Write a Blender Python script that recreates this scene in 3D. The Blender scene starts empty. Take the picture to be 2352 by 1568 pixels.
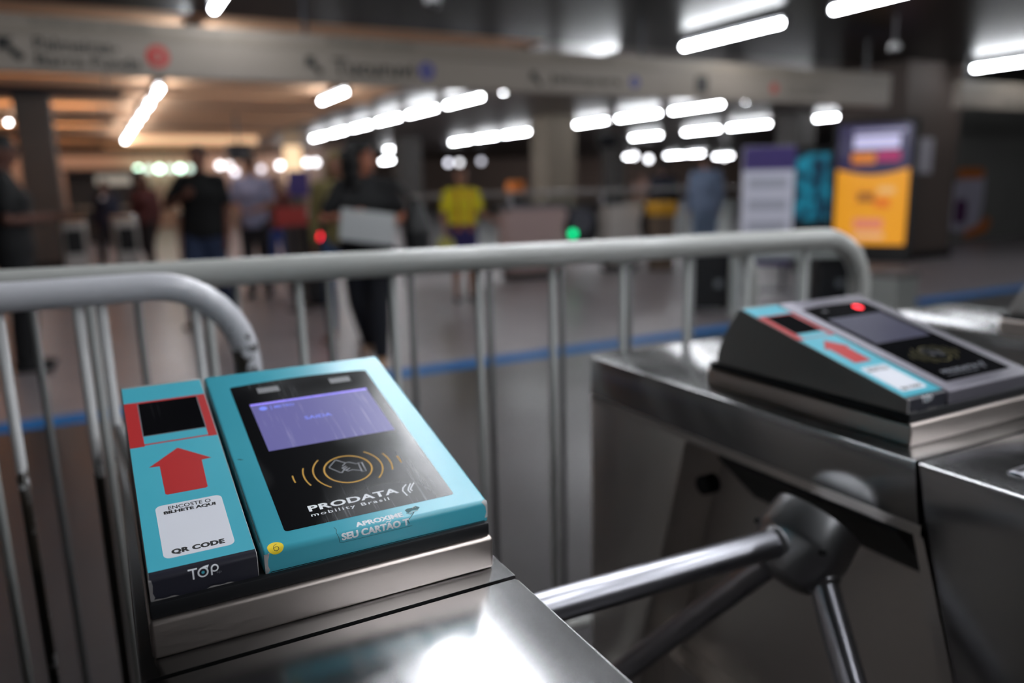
import bpy, bmesh, math, random
from mathutils import Vector, Matrix
S = bpy.context.scene
COL = S.collection
random.seed(7)
R = math.radians

# ------------------------------------------------------------------ camera, world, exposure
S.view_settings.view_transform = 'Standard'
S.view_settings.look = 'None'
S.view_settings.gamma = 1.0
S.view_settings.use_curve_mapping = False
S.view_settings.exposure = 0.22
cam_d = bpy.data.cameras.new('camera')
cam = bpy.data.objects.new('camera', cam_d); COL.objects.link(cam)
cam_d.sensor_fit = 'HORIZONTAL'; cam_d.sensor_width = 36.0
cam_d.lens = 1781.05/2352*36.0
yaw, pit, rol = .487711468, -.199605525, -.0220641747
fw = Vector((math.sin(yaw)*math.cos(pit), math.cos(yaw)*math.cos(pit), math.sin(pit)))
rt0 = Vector((math.cos(yaw), -math.sin(yaw), 0)); up0 = rt0.cross(fw)
rt = rt0*math.cos(rol)+up0*math.sin(rol); up = -rt0*math.sin(rol)+up0*math.cos(rol)
cam.matrix_world = Matrix(((rt.x, up.x, -fw.x, 0), (rt.y, up.y, -fw.y, 0), (rt.z, up.z, -fw.z, 1.32), (0, 0, 0, 1)))
cam_d.clip_start = .02; cam_d.clip_end = 200
cam_d.dof.use_dof = True
cam_d.dof.focus_distance = .63
cam_d.dof.aperture_fstop = 2.45
S.camera = cam
W = bpy.data.worlds.new('world'); S.world = W; W.use_nodes = True
W.node_tree.nodes['Background'].inputs[0].default_value = (.5, .5, .55, 1)
W.node_tree.nodes['Background'].inputs[1].default_value = .01
TUBE = 42.0     # radiance of a fluorescent tube

# ------------------------------------------------------------------ materials
def lin(c):
    return tuple((v/255/12.92 if v/255 <= .04045 else ((v/255+.055)/1.055)**2.4) for v in c)
MATS = {}
def mat(name, rgb=None, rough=.5, metal=0., emit=0., spec=.5, coat=0., lincol=None, alpha=None, trans=0.):
    if name in MATS: return MATS[name]
    m = bpy.data.materials.new(name); m.use_nodes = True
    b = m.node_tree.nodes['Principled BSDF']
    c = lincol if lincol else lin(rgb or (128, 128, 128))
    b.inputs['Base Color'].default_value = (*c, 1)
    b.inputs['Roughness'].default_value = rough
    b.inputs['Metallic'].default_value = metal
    b.inputs['Specular IOR Level'].default_value = spec
    b.inputs['Coat Weight'].default_value = coat
    b.inputs['Coat Roughness'].default_value = .15
    b.inputs['Transmission Weight'].default_value = trans
    if emit:
        b.inputs['Emission Color'].default_value = (*c, 1)
        b.inputs['Emission Strength'].default_value = emit
    MATS[name] = m
    return m
def nd(m, t, **kw):
    n = m.node_tree.nodes.new(t)
    for k, v in kw.items(): setattr(n, k, v)
    return n
def lk(m, a, b): m.node_tree.links.new(a, b)
def coords(m, scale=(1, 1, 1), out='Object'):
    tc = nd(m, 'ShaderNodeTexCoord'); mp = nd(m, 'ShaderNodeMapping')
    mp.inputs['Scale'].default_value = scale
    lk(m, tc.outputs[out], mp.inputs['Vector'])
    return mp.outputs['Vector']
def noise(m, vec, scale, detail=4, rough=.5):
    n = nd(m, 'ShaderNodeTexNoise'); n.inputs['Scale'].default_value = scale
    n.inputs['Detail'].default_value = detail; n.inputs['Roughness'].default_value = rough
    lk(m, vec, n.inputs['Vector']); return n.outputs['Fac']
def ramp(m, fac, p0, p1, c0=(0, 0, 0, 1), c1=(1, 1, 1, 1)):
    r = nd(m, 'ShaderNodeValToRGB'); e = r.color_ramp.elements
    e[0].position = p0; e[0].color = c0; e[1].position = p1; e[1].color = c1
    lk(m, fac, r.inputs['Fac']); return r.outputs['Color']
def mixc(m, fac, a, b):
    n = nd(m, 'ShaderNodeMix', data_type='RGBA')
    if isinstance(fac, float): n.inputs[0].default_value = fac
    else: lk(m, fac, n.inputs[0])
    for s, v in ((n.inputs[6], a), (n.inputs[7], b)):
        if isinstance(v, tuple): s.default_value = (*v, 1) if len(v) == 3 else v
        else: lk(m, v, s)
    return n.outputs[2]
def bsdf(m): return m.node_tree.nodes['Principled BSDF']
def bump(m, h, strength=.2, dist=.001):
    n = nd(m, 'ShaderNodeBump'); n.inputs['Strength'].default_value = strength; n.inputs['Distance'].default_value = dist
    lk(m, h, n.inputs['Height']); lk(m, n.outputs['Normal'], bsdf(m).inputs['Normal'])

def steel(name, base, r0, r1, scale):
    m = mat(name, lincol=base, metal=1., rough=r0)
    v = coords(m, scale)
    f = noise(m, v, 60, 3, .6)
    v2 = coords(m, (1, 1, 1)); g = noise(m, v2, 9, 4, .6)
    mr = nd(m, 'ShaderNodeMapRange'); lk(m, f, mr.inputs['Value'])
    mr.inputs['From Min'].default_value = .3; mr.inputs['From Max'].default_value = .7
    mr.inputs['To Min'].default_value = r0; mr.inputs['To Max'].default_value = r1
    ad = nd(m, 'ShaderNodeMath', operation='MULTIPLY_ADD'); lk(m, g, ad.inputs[0]); ad.inputs[1].default_value = .05
    lk(m, mr.outputs['Result'], ad.inputs[2]); lk(m, ad.outputs[0], bsdf(m).inputs['Roughness'])
    bump(m, f, .02, .0003)
    return m
def aniso(m, amount, tangent):
    bsdf(m).inputs['Anisotropic'].default_value = amount
    c = nd(m, 'ShaderNodeCombineXYZ')
    for i in range(3): c.inputs[i].default_value = tangent[i]
    lk(m, c.outputs[0], bsdf(m).inputs['Tangent'])
M_STEEL = steel('brushed_steel', (.39, .39, .395), .16, .20, (1, .06, 1)); aniso(M_STEEL, .25, (0, 1, 0))
M_STEELSIDE = steel('brushed_steel_side', (.68, .64, .61), .26, .36, (1, 1, 16))
M_PLATE = steel('satin_steel_plate', (.60, .53, .49), .30, .40, (.4, 1, 14))
M_CHROME = mat('polished_steel_tube', lincol=(.33, .33, .36), metal=1., rough=.28)
M_HUB = mat('cast_hub_metal', lincol=(.30, .30, .31), metal=1., rough=.34)
M_DARKMETAL = mat('dark_mechanism_metal', lincol=(.05, .05, .05), metal=.6, rough=.5)
M_RUBBER = mat('black_rubber', (20, 21, 24), rough=.5, spec=.35)
M_BLACK = mat('black_plastic', (14, 14, 15), rough=.5)
M_HOLE = mat('hole_black', (4, 4, 4), rough=.9)
M_GREY_SHELL = mat('grey_cast_shell', lincol=(.17, .16, .19), metal=.55, rough=.38)
M_STRIPSIDE = mat('strip_grey_metal', lincol=(.30, .285, .275), metal=0., rough=.5)

def teal_mat():
    m = mat('teal_vinyl', lincol=(.052, .37, .48), rough=.34, coat=.5)
    bsdf(m).inputs['Coat Roughness'].default_value = .32
    v = coords(m); n = noise(m, v, 70, 5, .7)
    dirt = ramp(m, n, .66, .72)
    n2 = noise(m, v, 9, 3, .6)
    tone = mixc(m, n2, (.050, .38, .50), (.070, .46, .57))
    lk(m, mixc(m, ramp(m, n, .70, .76), tone, (.03, .06, .07)), bsdf(m).inputs['Base Color'])
    mr = nd(m, 'ShaderNodeMapRange'); lk(m, n2, mr.inputs['Value']); mr.inputs['To Min'].default_value = .26; mr.inputs['To Max'].default_value = .44
    lk(m, mr.outputs['Result'], bsdf(m).inputs['Roughness'])
    bump(m, noise(m, v, 260, 2, .5), .05, .0004)
    return m
M_TEAL = teal_mat()
M_RED = mat('red_vinyl', lincol=(.46, .020, .022), rough=.4)
M_LABEL = mat('white_label', (214, 216, 224), rough=.5)
M_INK = mat('black_ink', (10, 10, 12), rough=.6)
M_NAVY = mat('navy_band_vinyl', (38, 38, 48), rough=.3, coat=.3)
M_YELLOW = mat('yellow_dot', (235, 205, 20), rough=.5)
M_WHITEINK = mat('white_ink', (232, 235, 240), rough=.5)
M_GREYINK = mat('grey_ink', (110, 112, 120), rough=.5)
M_ORANGEINK = mat('amber_ink', (205, 150, 20), rough=.5)
M_PEEL = mat('peeled_bare_metal', lincol=(.62, .60, .60), metal=.8, rough=.3)
M_WORNPLASTIC = mat('worn_white_edge', (205, 205, 205), rough=.4)
M_GRIME = mat('grime', (52, 60, 58), rough=.7)

def glass_mat(name, wear):
    m = mat(name, lincol=(.004, .004, .005), rough=.12)
    v = coords(m)
    # worn haze: patches and hair scratches
    mp = nd(m, 'ShaderNodeMapping'); mp.inputs['Rotation'].default_value = (0, 0, .5); mp.inputs['Scale'].default_value = (260, 14, 14)
    mp2 = nd(m, 'ShaderNodeMapping'); mp2.inputs['Rotation'].default_value = (0, 0, -.9); mp2.inputs['Scale'].default_value = (220, 12, 12)
    tc = nd(m, 'ShaderNodeTexCoord')
    lk(m, tc.outputs['Object'], mp.inputs['Vector']); lk(m, tc.outputs['Object'], mp2.inputs['Vector'])
    a = ramp(m, noise(m, mp.outputs['Vector'], 1.0, 3, .6), .60, .78)
    b = ramp(m, noise(m, mp2.outputs['Vector'], 1.0, 3, .6), .60, .78)
    mx = nd(m, 'ShaderNodeMath', operation='MAXIMUM'); lk(m, a, mx.inputs[0]); lk(m, b, mx.inputs[1])
    patch = ramp(m, noise(m, v, 11, 1.5, .4), .40, .68)
    mu = nd(m, 'ShaderNodeMath', operation='MULTIPLY'); lk(m, mx.outputs[0], mu.inputs[0]); lk(m, patch, mu.inputs[1])
    sc = nd(m, 'ShaderNodeMath', operation='MULTIPLY'); lk(m, mu.outputs[0], sc.inputs[0]); sc.inputs[1].default_value = wear
    haze = nd(m, 'ShaderNodeMath', operation='MULTIPLY_ADD'); lk(m, patch, haze.inputs[0]); haze.inputs[1].default_value = .09*wear
    lk(m, sc.outputs[0], haze.inputs[2])
    lk(m, mixc(m, haze.outputs[0], (.004, .004, .005), (.32, .33, .35)), bsdf(m).inputs['Base Color'])
    if wear < .1: return m
    mr = nd(m, 'ShaderNodeMapRange'); lk(m, patch, mr.inputs['Value']); mr.inputs['To Min'].default_value = .16; mr.inputs['To Max'].default_value = .30
    lk(m, mr.outputs['Result'], bsdf(m).inputs['Roughness'])
    return m
M_GLASS = glass_mat('scratched_black_glass', .55)
M_GLASS2 = glass_mat('black_glass_clean', .06)
def screen_mat(name, col, strength, haze):
    m = mat(name, lincol=(.02, .02, .03), rough=.18)
    v = coords(m); n = noise(m, v, 8, 3, .5)
    mp2 = nd(m, 'ShaderNodeMapping'); mp2.inputs['Rotation'].default_value = (0, 0, -.7); mp2.inputs['Scale'].default_value = (200, 10, 10)
    lk(m, v, mp2.inputs['Vector'])
    sc = ramp(m, noise(m, mp2.outputs['Vector'], 1., 3, .6), .58, .8)
    lk(m, mixc(m, sc, (.03, .03, .05), (haze, haze, haze)), bsdf(m).inputs['Base Color'])
    bsdf(m).inputs['Emission Color'].default_value = (*col, 1)
    bsdf(m).inputs['Emission Strength'].default_value = strength
    mr = nd(m, 'ShaderNodeMapRange'); lk(m, n, mr.inputs['Value']); mr.inputs['To Min'].default_value = .2; mr.inputs['To Max'].default_value = .5
    lk(m, mr.outputs['Result'], bsdf(m).inputs['Roughness'])
    return m
M_SCREEN = screen_mat('violet_lcd', (.112, .098, .37), .62, .3)
M_SCREENINK = mat('lcd_blue_text', lincol=(.13, .17, .60), rough=.3, emit=.7)
M_SCREENBAR = mat('lcd_bright_rim', lincol=(.24, .19, .72), rough=.3, emit=.8)
M_SCREENOFF = screen_mat('idle_lcd', (.010, .009, .022), 1.0, .03)
M_LEDRED = mat('red_led', lincol=(1., .015, .03), rough=.4, emit=3.2)
M_LEDDIM = mat('unlit_led', (70, 70, 74), rough=.5)
M_GRILLE = None
def grille_mat():
    m = mat('speaker_grille', (128, 128, 134), rough=.5)
    w = nd(m, 'ShaderNodeTexWave', wave_type='BANDS', bands_direction='X'); w.inputs['Scale'].default_value = 160
    lk(m, coords(m), w.inputs['Vector'])
    lk(m, mixc(m, ramp(m, w.outputs['Fac'], .3, .6), (.06, .06, .065), (.30, .30, .32)), bsdf(m).inputs['Base Color'])
    return m
M_GRILLE = grille_mat()

def painted_tube(name, col, rust):
    m = mat(name, col, rough=.32, coat=.3)
    v = coords(m); n = noise(m, v, 26, 5, .65)
    sep = nd(m, 'ShaderNodeSeparateXYZ'); lk(m, v, sep.inputs[0])
    # chips are concentrated on the knocked bend of the frame, where the paint has gone
    mr = nd(m, 'ShaderNodeMapRange'); lk(m, sep.outputs['Z'], mr.inputs['Value'])
    mr.inputs['From Min'].default_value = rust[0]; mr.inputs['From Max'].default_value = rust[1]
    mr.inputs['To Min'].default_value = .30; mr.inputs['To Max'].default_value = -.06
    ad = nd(m, 'ShaderNodeMath', operation='ADD'); lk(m, n, ad.inputs[0]); lk(m, mr.outputs['Result'], ad.inputs[1])
    lk(m, mixc(m, ramp(m, ad.outputs[0], .655, .675), lin(col), (.028, .022, .016)), bsdf(m).inputs['Base Color'])
    return m
M_RAIL_NEAR = painted_tube('white_paint_chipped', (190, 190, 195), (1.00, 1.16))
M_RAIL_FAR = painted_tube('grey_white_paint', (178, 179, 175), (-.6, -.3))
M_BAR_NEAR = painted_tube('bar_paint_chipped', (176, 176, 176), (.86, .98))
M_BAR = mat('barrier_bar_paint', (150, 152, 150), rough=.45)
M_BAR_GREY = mat('dark_grey_bar', (92, 93, 93), rough=.5, metal=.2)  # plain grey, darker than the bars of the barrier in front

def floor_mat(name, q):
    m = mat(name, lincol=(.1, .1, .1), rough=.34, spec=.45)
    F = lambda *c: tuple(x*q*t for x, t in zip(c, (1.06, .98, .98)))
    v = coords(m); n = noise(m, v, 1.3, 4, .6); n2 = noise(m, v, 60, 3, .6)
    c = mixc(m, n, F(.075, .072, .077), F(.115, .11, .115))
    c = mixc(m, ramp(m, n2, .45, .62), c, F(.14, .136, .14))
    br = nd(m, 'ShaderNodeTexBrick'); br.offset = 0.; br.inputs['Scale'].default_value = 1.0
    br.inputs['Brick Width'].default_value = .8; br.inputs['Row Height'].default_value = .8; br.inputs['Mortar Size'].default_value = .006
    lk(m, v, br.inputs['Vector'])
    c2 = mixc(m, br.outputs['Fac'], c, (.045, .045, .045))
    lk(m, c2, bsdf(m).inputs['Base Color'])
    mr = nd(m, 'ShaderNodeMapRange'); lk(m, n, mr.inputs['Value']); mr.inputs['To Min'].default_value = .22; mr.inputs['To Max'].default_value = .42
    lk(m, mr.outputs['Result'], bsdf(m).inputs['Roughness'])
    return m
M_FLOOR = floor_mat('station_floor', .36); M_FLOOR2 = floor_mat('station_floor_light', 2.1)  # tone step at the line; near shade and far light are in the colour
M_BLUELINE = mat('blue_guide_line', (22, 108, 176), rough=.7, spec=.2)
def concrete(name, a, b, rough=.75, sc=1.2):
    m = mat(name, lincol=a, rough=rough); v = coords(m)
    lk(m, mixc(m, noise(m, v, sc, 5, .6), a, b), bsdf(m).inputs['Base Color']); return m
M_PILLAR_D = concrete('dark_concrete', (.075, .07, .066), (.11, .10, .095))
M_PILLAR_B = concrete('beige_concrete', (.20, .165, .125), (.28, .235, .185))
M_PILLAR_BR = concrete('brown_dark_concrete', (.068, .050, .042), (.098, .074, .064))
M_WALL_DK = concrete('dark_wall', (.15, .148, .14), (.21, .206, .195))
M_WALL_TAN = concrete('pinkish_wall', (.40, .29, .24), (.48, .35, .29))
M_CEIL_TAN = concrete('tan_ceiling', (.72, .43, .25), (.80, .50, .30), .8, .5)
M_CEIL_BROWN = concrete('brown_ceiling', (.075, .060, .054), (.10, .08, .072), .4, .6); bsdf(M_CEIL_BROWN).inputs['Specular IOR Level'].default_value = .35
def ceil_mat():
    m = mat('dark_metal_ceiling', lincol=(.010, .0095, .009), rough=.34, spec=.04)
    v = coords(m)
    br = nd(m, 'ShaderNodeTexBrick'); br.offset = 0.; br.inputs['Brick Width'].default_value = 1.2; br.inputs['Row Height'].default_value = 1.2
    br.inputs['Mortar Size'].default_value = .012; br.inputs['Scale'].default_value = 1.
    lk(m, v, br.inputs['Vector'])
    lk(m, mixc(m, br.outputs['Fac'], (.010, .0095, .009), (.005, .005, .005)), bsdf(m).inputs['Base Color'])
    return m
M_CEIL = ceil_mat()
M_TUBE = mat('lit_tube', lincol=(.93, .96, 1.0), rough=.5, emit=TUBE)
M_HOUSING = mat('lamp_housing', (30, 32, 40), rough=.4)
M_SIGN = mat('cream_sign_enamel', (150, 139, 127), rough=.5)
M_SIGN2 = mat('cream_sign_lower', (160, 149, 138), rough=.5)
M_SIGNINK = mat('sign_ink', (28, 32, 32), rough=.6)
M_SIGNINK2 = mat('sign_ink_light', (112, 108, 100), rough=.6)

# ------------------------------------------------------------------ geometry helpers
def link(name, bm, m, parent=None, smooth=False, off=None):
    if off is not None: bmesh.ops.translate(bm, verts=bm.verts, vec=-Vector(off))
    bmesh.ops.recalc_face_normals(bm, faces=bm.faces)
    me = bpy.data.meshes.new(name); bm.to_mesh(me); bm.free()
    return link_mesh(name, me, m, parent, smooth)
def link_mesh(name, me, m, parent=None, smooth=False):
    o = bpy.data.objects.new(name, me); COL.objects.link(o)
    me.materials.append(m)
    if smooth:
        for p in me.polygons: p.use_smooth = True
    if parent: o.parent = parent
    return o
def autosmooth(o, ang=35):
    me = o.data
    for p in me.polygons: p.use_smooth = True
    bm = bmesh.new(); bm.from_mesh(me)
    for e in bm.edges:
        if len(e.link_faces) == 2 and e.calc_face_angle(0) > R(ang): e.smooth = False
    bm.to_mesh(me); bm.free(); return o
def tag(o, label, cat, group=None, kind=None):
    o['label'] = label; o['category'] = cat
    if group: o['group'] = group
    if kind: o['kind'] = kind
    return o
def thing(name, loc, label, cat, group=None, rz=0.):
    o = bpy.data.objects.new(name, None); COL.objects.link(o)
    o.empty_display_size = .1; o.location = loc; o.rotation_euler = (0, 0, rz)
    return tag(o, label, cat, group)
def struct(name, bm, m, smooth=False):
    o = link(name, bm, m, None, smooth); o['kind'] = 'structure'; return o
def box(bm, x0, x1, y0, y1, z0, z1, bev=0., seg=2):
    r = bmesh.ops.create_cube(bm, size=1.)
    vs = r['verts']
    for v in vs:
        v.co = Vector(((x0+x1)/2+v.co.x*(x1-x0), (y0+y1)/2+v.co.y*(y1-y0), (z0+z1)/2+v.co.z*(z1-z0)))
    if bev:
        es = list({e for v in vs for e in v.link_edges})
        bmesh.ops.bevel(bm, geom=es, offset=bev, segments=seg, profile=.5, affect='EDGES')
    return bm
def nbox(*a, **k): return box(bmesh.new(), *a, **k)
def prism(bm, prof, x0, x1, bev=0., seg=2, axis='X'):
    """prof: list of (a,b) outline; extruded along axis."""
    mk = {'X': lambda t, a, b: (t, a, b), 'Y': lambda t, a, b: (a, t, b), 'Z': lambda t, a, b: (a, b, t)}[axis]
    va = [bm.verts.new(mk(x0, *p)) for p in prof]; vb = [bm.verts.new(mk(x1, *p)) for p in prof]
    n = len(prof)
    fa = bm.faces.new(va); fb = bm.faces.new(vb[::-1])
    for i in range(n): bm.faces.new((va[i], vb[i], vb[(i+1) % n], va[(i+1) % n]))
    bmesh.ops.recalc_face_normals(bm, faces=bm.faces)
    if bev:
        es = list(set(fa.edges) | set(fb.edges))
        bmesh.ops.bevel(bm, geom=es, offset=bev, segments=seg, profile=.5, affect='EDGES')
    return bm
def frame(t):
    t = t.normalized(); a = Vector((0, 0, 1)) if abs(t.z) < .9 else Vector((0, 1, 0))
    u = a.cross(t).normalized(); return u, t.cross(u).normalized()
def tube(bm, pts, rad, seg=16, cap=True, flat=None, ref=None):
    pts = [Vector(p) for p in pts]; n = len(pts)
    rad = [rad]*n if not isinstance(rad, (list, tuple)) else list(rad)
    rings = []; pu = None
    for i, p in enumerate(pts):
        t = (pts[min(i+1, n-1)]-pts[max(i-1, 0)]).normalized()
        if ref is not None:
            u = Vector(ref)-t*Vector(ref).dot(t); u.normalize()
        elif pu is None: u, _ = frame(t)
        else: u = (pu-t*pu.dot(t)).normalized()
        pu = u; v = t.cross(u).normalized()
        r = rad[i]; ru, rv = (r if isinstance(r, (tuple, list)) else (r, r))
        rings.append([bm.verts.new(p+u*math.cos(2*math.pi*k/seg)*ru+v*math.sin(2*math.pi*k/seg)*rv) for k in range(seg)])
    for a, b in zip(rings, rings[1:]):
        for k in range(seg): bm.faces.new((a[k], a[(k+1) % seg], b[(k+1) % seg], b[k]))
    if cap: bm.faces.new(rings[0][::-1]); bm.faces.new(rings[-1])
    return bm
def ball(bm, c, r, seg=16, rings=10):
    rx, ry, rz = r if isinstance(r, (tuple, list)) else (r, r, r)
    g = bmesh.ops.create_uvsphere(bm, u_segments=seg, v_segments=rings, radius=1.)
    for v in g['verts']: v.co = Vector((c[0]+v.co.x*rx, c[1]+v.co.y*ry, c[2]+v.co.z*rz))
def lathe(bm, prof, origin, axis, seg=40):
    axis = Vector(axis).normalized(); u, v = frame(axis); o = Vector(origin)
    rings = []
    for t, r in prof:
        rings.append([bm.verts.new(o+axis*t+(u*math.cos(2*math.pi*k/seg)+v*math.sin(2*math.pi*k/seg))*max(r, 1e-5)) for k in range(seg)])
    for a, b in zip(rings, rings[1:]):
        for k in range(seg): bm.faces.new((a[k], a[(k+1) % seg], b[(k+1) % seg], b[k]))
    bm.faces.new(rings[0][::-1]); bm.faces.new(rings[-1])
    bmesh.ops.remove_doubles(bm, verts=bm.verts, dist=1e-6)
    return bm
def rrect(x0, x1, y0, y1, r, n=6):
    out = []
    for cx, cy, a0 in ((x1-r, y1-r, 0), (x0+r, y1-r, 90), (x0+r, y0+r, 180), (x1-r, y0+r, 270)):
        for i in range(n+1):
            a = R(a0+90*i/n); out.append((cx+r*math.cos(a), cy+r*math.sin(a)))
    return out
def text2d(body, x0, x1, y0, y1, bold=0., spacing=1., shear=0.):
    shift = max(0., bold-.02); bold = min(bold, .02)
    """triangles of a line of lettering fitted to the box x0..x1 x y0..y1"""
    cu = bpy.data.curves.new('t', 'FONT'); cu.body = body; cu.offset = bold; cu.space_character = spacing; cu.shear = shear
    cu.resolution_u = 4
    ob = bpy.data.objects.new('t', cu); COL.objects.link(ob)
    dg = bpy.context.evaluated_depsgraph_get(); dg.update()
    me = bpy.data.meshes.new_from_object(ob.evaluated_get(dg))
    bpy.data.objects.remove(ob); bpy.data.curves.remove(cu)
    bm = bmesh.new(); bm.from_mesh(me)
    if shift:
        for q, (dx, dy) in enumerate(((shift, 0), (shift*2, 0), (shift, shift*.7), (shift, -shift*.7))):
            b2 = bmesh.new(); b2.from_mesh(me); bmesh.ops.translate(b2, verts=b2.verts, vec=(dx, dy, .000006*(q+1)))
            m2 = bpy.data.meshes.new('t2'); b2.to_mesh(m2); b2.free(); bm.from_mesh(m2); bpy.data.meshes.remove(m2)
    bpy.data.meshes.remove(me)
    xs = [v.co.x for v in bm.verts]; ys = [v.co.y for v in bm.verts]
    ax, bx, ay, by = min(xs), max(xs), min(ys), max(ys)
    for v in bm.verts:
        v.co.x = x0+(v.co.x-ax)/(bx-ax)*(x1-x0); v.co.y = y0+(v.co.y-ay)/(by-ay)*(y1-y0)
    return bm
def poly2d(bm, pts):
    bm.faces.new([bm.verts.new((p[0], p[1], 0)) for p in pts]); return bm
def stroke2d(bm, pts, w, closed=False):
    pts = [Vector((p[0], p[1])) for p in pts]; n = len(pts); L = []; Rr = []
    for i, p in enumerate(pts):
        a = pts[(i-1) % n] if closed or i > 0 else p; b = pts[(i+1) % n] if closed or i < n-1 else p
        d = (b-a).normalized(); nn = Vector((-d.y, d.x))
        d1 = (p-a).normalized() if (p-a).length > 0 else d
        k = 1/max(.5, abs(nn.dot(Vector((-d1.y, d1.x)))))
        L.append(bm.verts.new((*(p+nn*w/2*k), 0))); Rr.append(bm.verts.new((*(p-nn*w/2*k), 0)))
    for i in range(n if closed else n-1):
        j = (i+1) % n; bm.faces.new((L[i], Rr[i], Rr[j], L[j]))
    return bm
def arc2d(cx, cy, r, a0, a1, n=24): return [(cx+r*math.cos(R(a0+(a1-a0)*i/n)), cy+r*math.sin(R(a0+(a1-a0)*i/n))) for i in range(n+1)]
def grid2d(bm, x0, x1, y0, y1, ny=20, nx=2):
    vs = [[bm.verts.new((x0+(x1-x0)*i/nx, y0+(y1-y0)*j/ny, 0)) for i in range(nx+1)] for j in range(ny+1)]
    for j in range(ny):
        for i in range(nx): bm.faces.new((vs[j][i], vs[j][i+1], vs[j+1][i+1], vs[j+1][i]))
    return bm

# ------------------------------------------------------------------ the setting
def quad(bm, *p): bm.faces.new([bm.verts.new(q) for q in p]); return bm
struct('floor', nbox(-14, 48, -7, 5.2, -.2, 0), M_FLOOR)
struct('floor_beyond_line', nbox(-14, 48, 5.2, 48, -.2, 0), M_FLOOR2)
struct('ceiling', nbox(-14, 48, -7, 8.6, 3.03, 3.3), M_CEIL)
struct('ceiling_far_right', nbox(5.2, 48, 8.6, 48, 3.03, 3.3), M_CEIL_BROWN)
b = bmesh.new(); box(b, -14, 5.2, 8.6, 48, 3.05, 3.3)
for yy in (11.6, 15.5, 20.0, 25.5): box(b, -14, 5.2, yy, yy+.35, 2.995, 3.055)
struct('ceiling_beyond_sign', b, M_CEIL_TAN)
struct('wall_back', nbox(-14, 48, 47, 47.3, 0, 3.3), M_WALL_TAN)
struct('wall_back_left', nbox(-14, 10.0, 34.0, 34.2, 0, 3.05), M_WALL_TAN)
struct('wall_left', nbox(-14.3, -14, -7, 48, 0, 3.3), M_WALL_DK)
struct('wall_right', nbox(48, 48.3, -7, 48, 0, 3.3), M_WALL_DK)
struct('wall_behind', nbox(-14, 48, -7.3, -7, 0, 3.3), M_WALL_DK)
struct('wall_side', nbox(12.55, 34, 9.6, 9.9, 0, 3.03), M_WALL_DK)
struct('trim_1', nbox(-4.0, 12.5, 5.09, 5.31, 0, .003), M_BLUELINE)
# lit beam face ending the tan ceiling, its warm light painted as glow
o = struct('trim_2', nbox(1.2, 5.1, 27.2, 27.5, 2.82, 3.05), mat('beam_face_glow', lincol=(.82, .52, .30), emit=.75))

def pillar(name, x0, x1, y0, y1, m, label, z1=3.03):
    t = thing('pillar', ((x0+x1)/2, (y0+y1)/2, 0), label, 'pillar')
    link('shaft', nbox(x0, x1, y0, y1, 0, z1, bev=.03), m, t, off=t.location)
    link('plinth', nbox(x0-.02, x1+.02, y0-.02, y1+.02, 0, .12), M_BLACK, t, off=t.location)
    return t
pillar('p', 11.05, 12.45, 7.95, 9.2, M_PILLAR_BR, 'big dark brown pillar on the right behind the yellow advert totem')
pillar('p', -1.0, -.42, 16.3, 17.0, M_PILLAR_D, 'dark grey pillar at the far left behind the person in black', 3.05)
pillar('p', 10.35, 11.2, 17.35, 18.2, M_PILLAR_B, 'beige brown pillar in the middle behind the far fare gates')
pillar('p', 9.65, 10.45, 26.2, 27.0, M_PILLAR_D, 'dark distant pillar right of the woman with curly hair')
pillar('p', 16.55, 17.25, 15.0, 15.7, M_PILLAR_D, 'grey pillar between the long tube lights and the yellow advert totem')
pillar('p', 17.9, 18.55, 25.2, 25.9, M_PILLAR_D, 'thin distant grey pillar just right of the beige pillar')

# ------------------------------------------------------------------ ceiling lights
ORD = ['nearest', 'second', 'third', 'fourth', 'fifth', 'sixth', 'seventh', 'eighth', 'ninth', 'tenth', 'eleventh', 'twelfth', 'thirteenth', 'fourteenth']
def tube_light(x, y0, y1, label, z=2.9, r=.027, group=None, ceil=3.03):
    t = thing('tube_light', (x, (y0+y1)/2, z), label, 'ceiling light', group)
    L = min((y1-y0)/2, .80 if y0 < 8 else (.62 if x < 1.5 else .85))
    b = bmesh.new(); box(b, -.045, .045, -L, L, .045, .085)
    for s in (-.7, .7): box(b, -.012, .012, s*L-.012, s*L+.012, .085, ceil-z)
    for s in (-1, 1): box(b, -.03, .03, s*L-.012, s*L+.012, -.03, .06)
    link('housing', b, M_HOUSING, t)
    b = bmesh.new(); tube(b, [(0, -L+.02, 0), (0, L-.02, 0)], r, 10); link('tube', b, M_TUBE, t, smooth=False)
    return t
rows = [
  (1.16, [(y, y+1.85) for y in (-3.3, -1.15, 1.15, 3.55, 5.98)]+[(8.9, 10.5), (10.6, 12.4)]+[(12.95+2.15*k, 14.95+2.15*k) for k in range(7)], 'the leftmost row'),
  (6.52, [(y, y+1.85) for y in (-1.9, .4, 3.83, 6.0)]+[(9.0, 10.5), (10.7, 12.5)]+[(13.0+2.15*k, 15.05+2.15*k) for k in range(6)], 'the second row from left'),
  (12.12, [(y, y+1.75) for y in (1.4, 3.65, 5.95)]+[(10.6, 12.5)]+[(12.85+2.1*k, 14.85+2.1*k) for k in range(7)], 'the third row from left'),
  (17.8, [(12.5, 14.4), (14.55, 16.4), (17.0, 18.95), (19.1, 21.05), (22.0, 23.95)], 'the fourth row from left'),
  (32.8, [(36.4, 38.2), (38.4, 40.4)], 'the small farthest row'),
]
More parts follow.
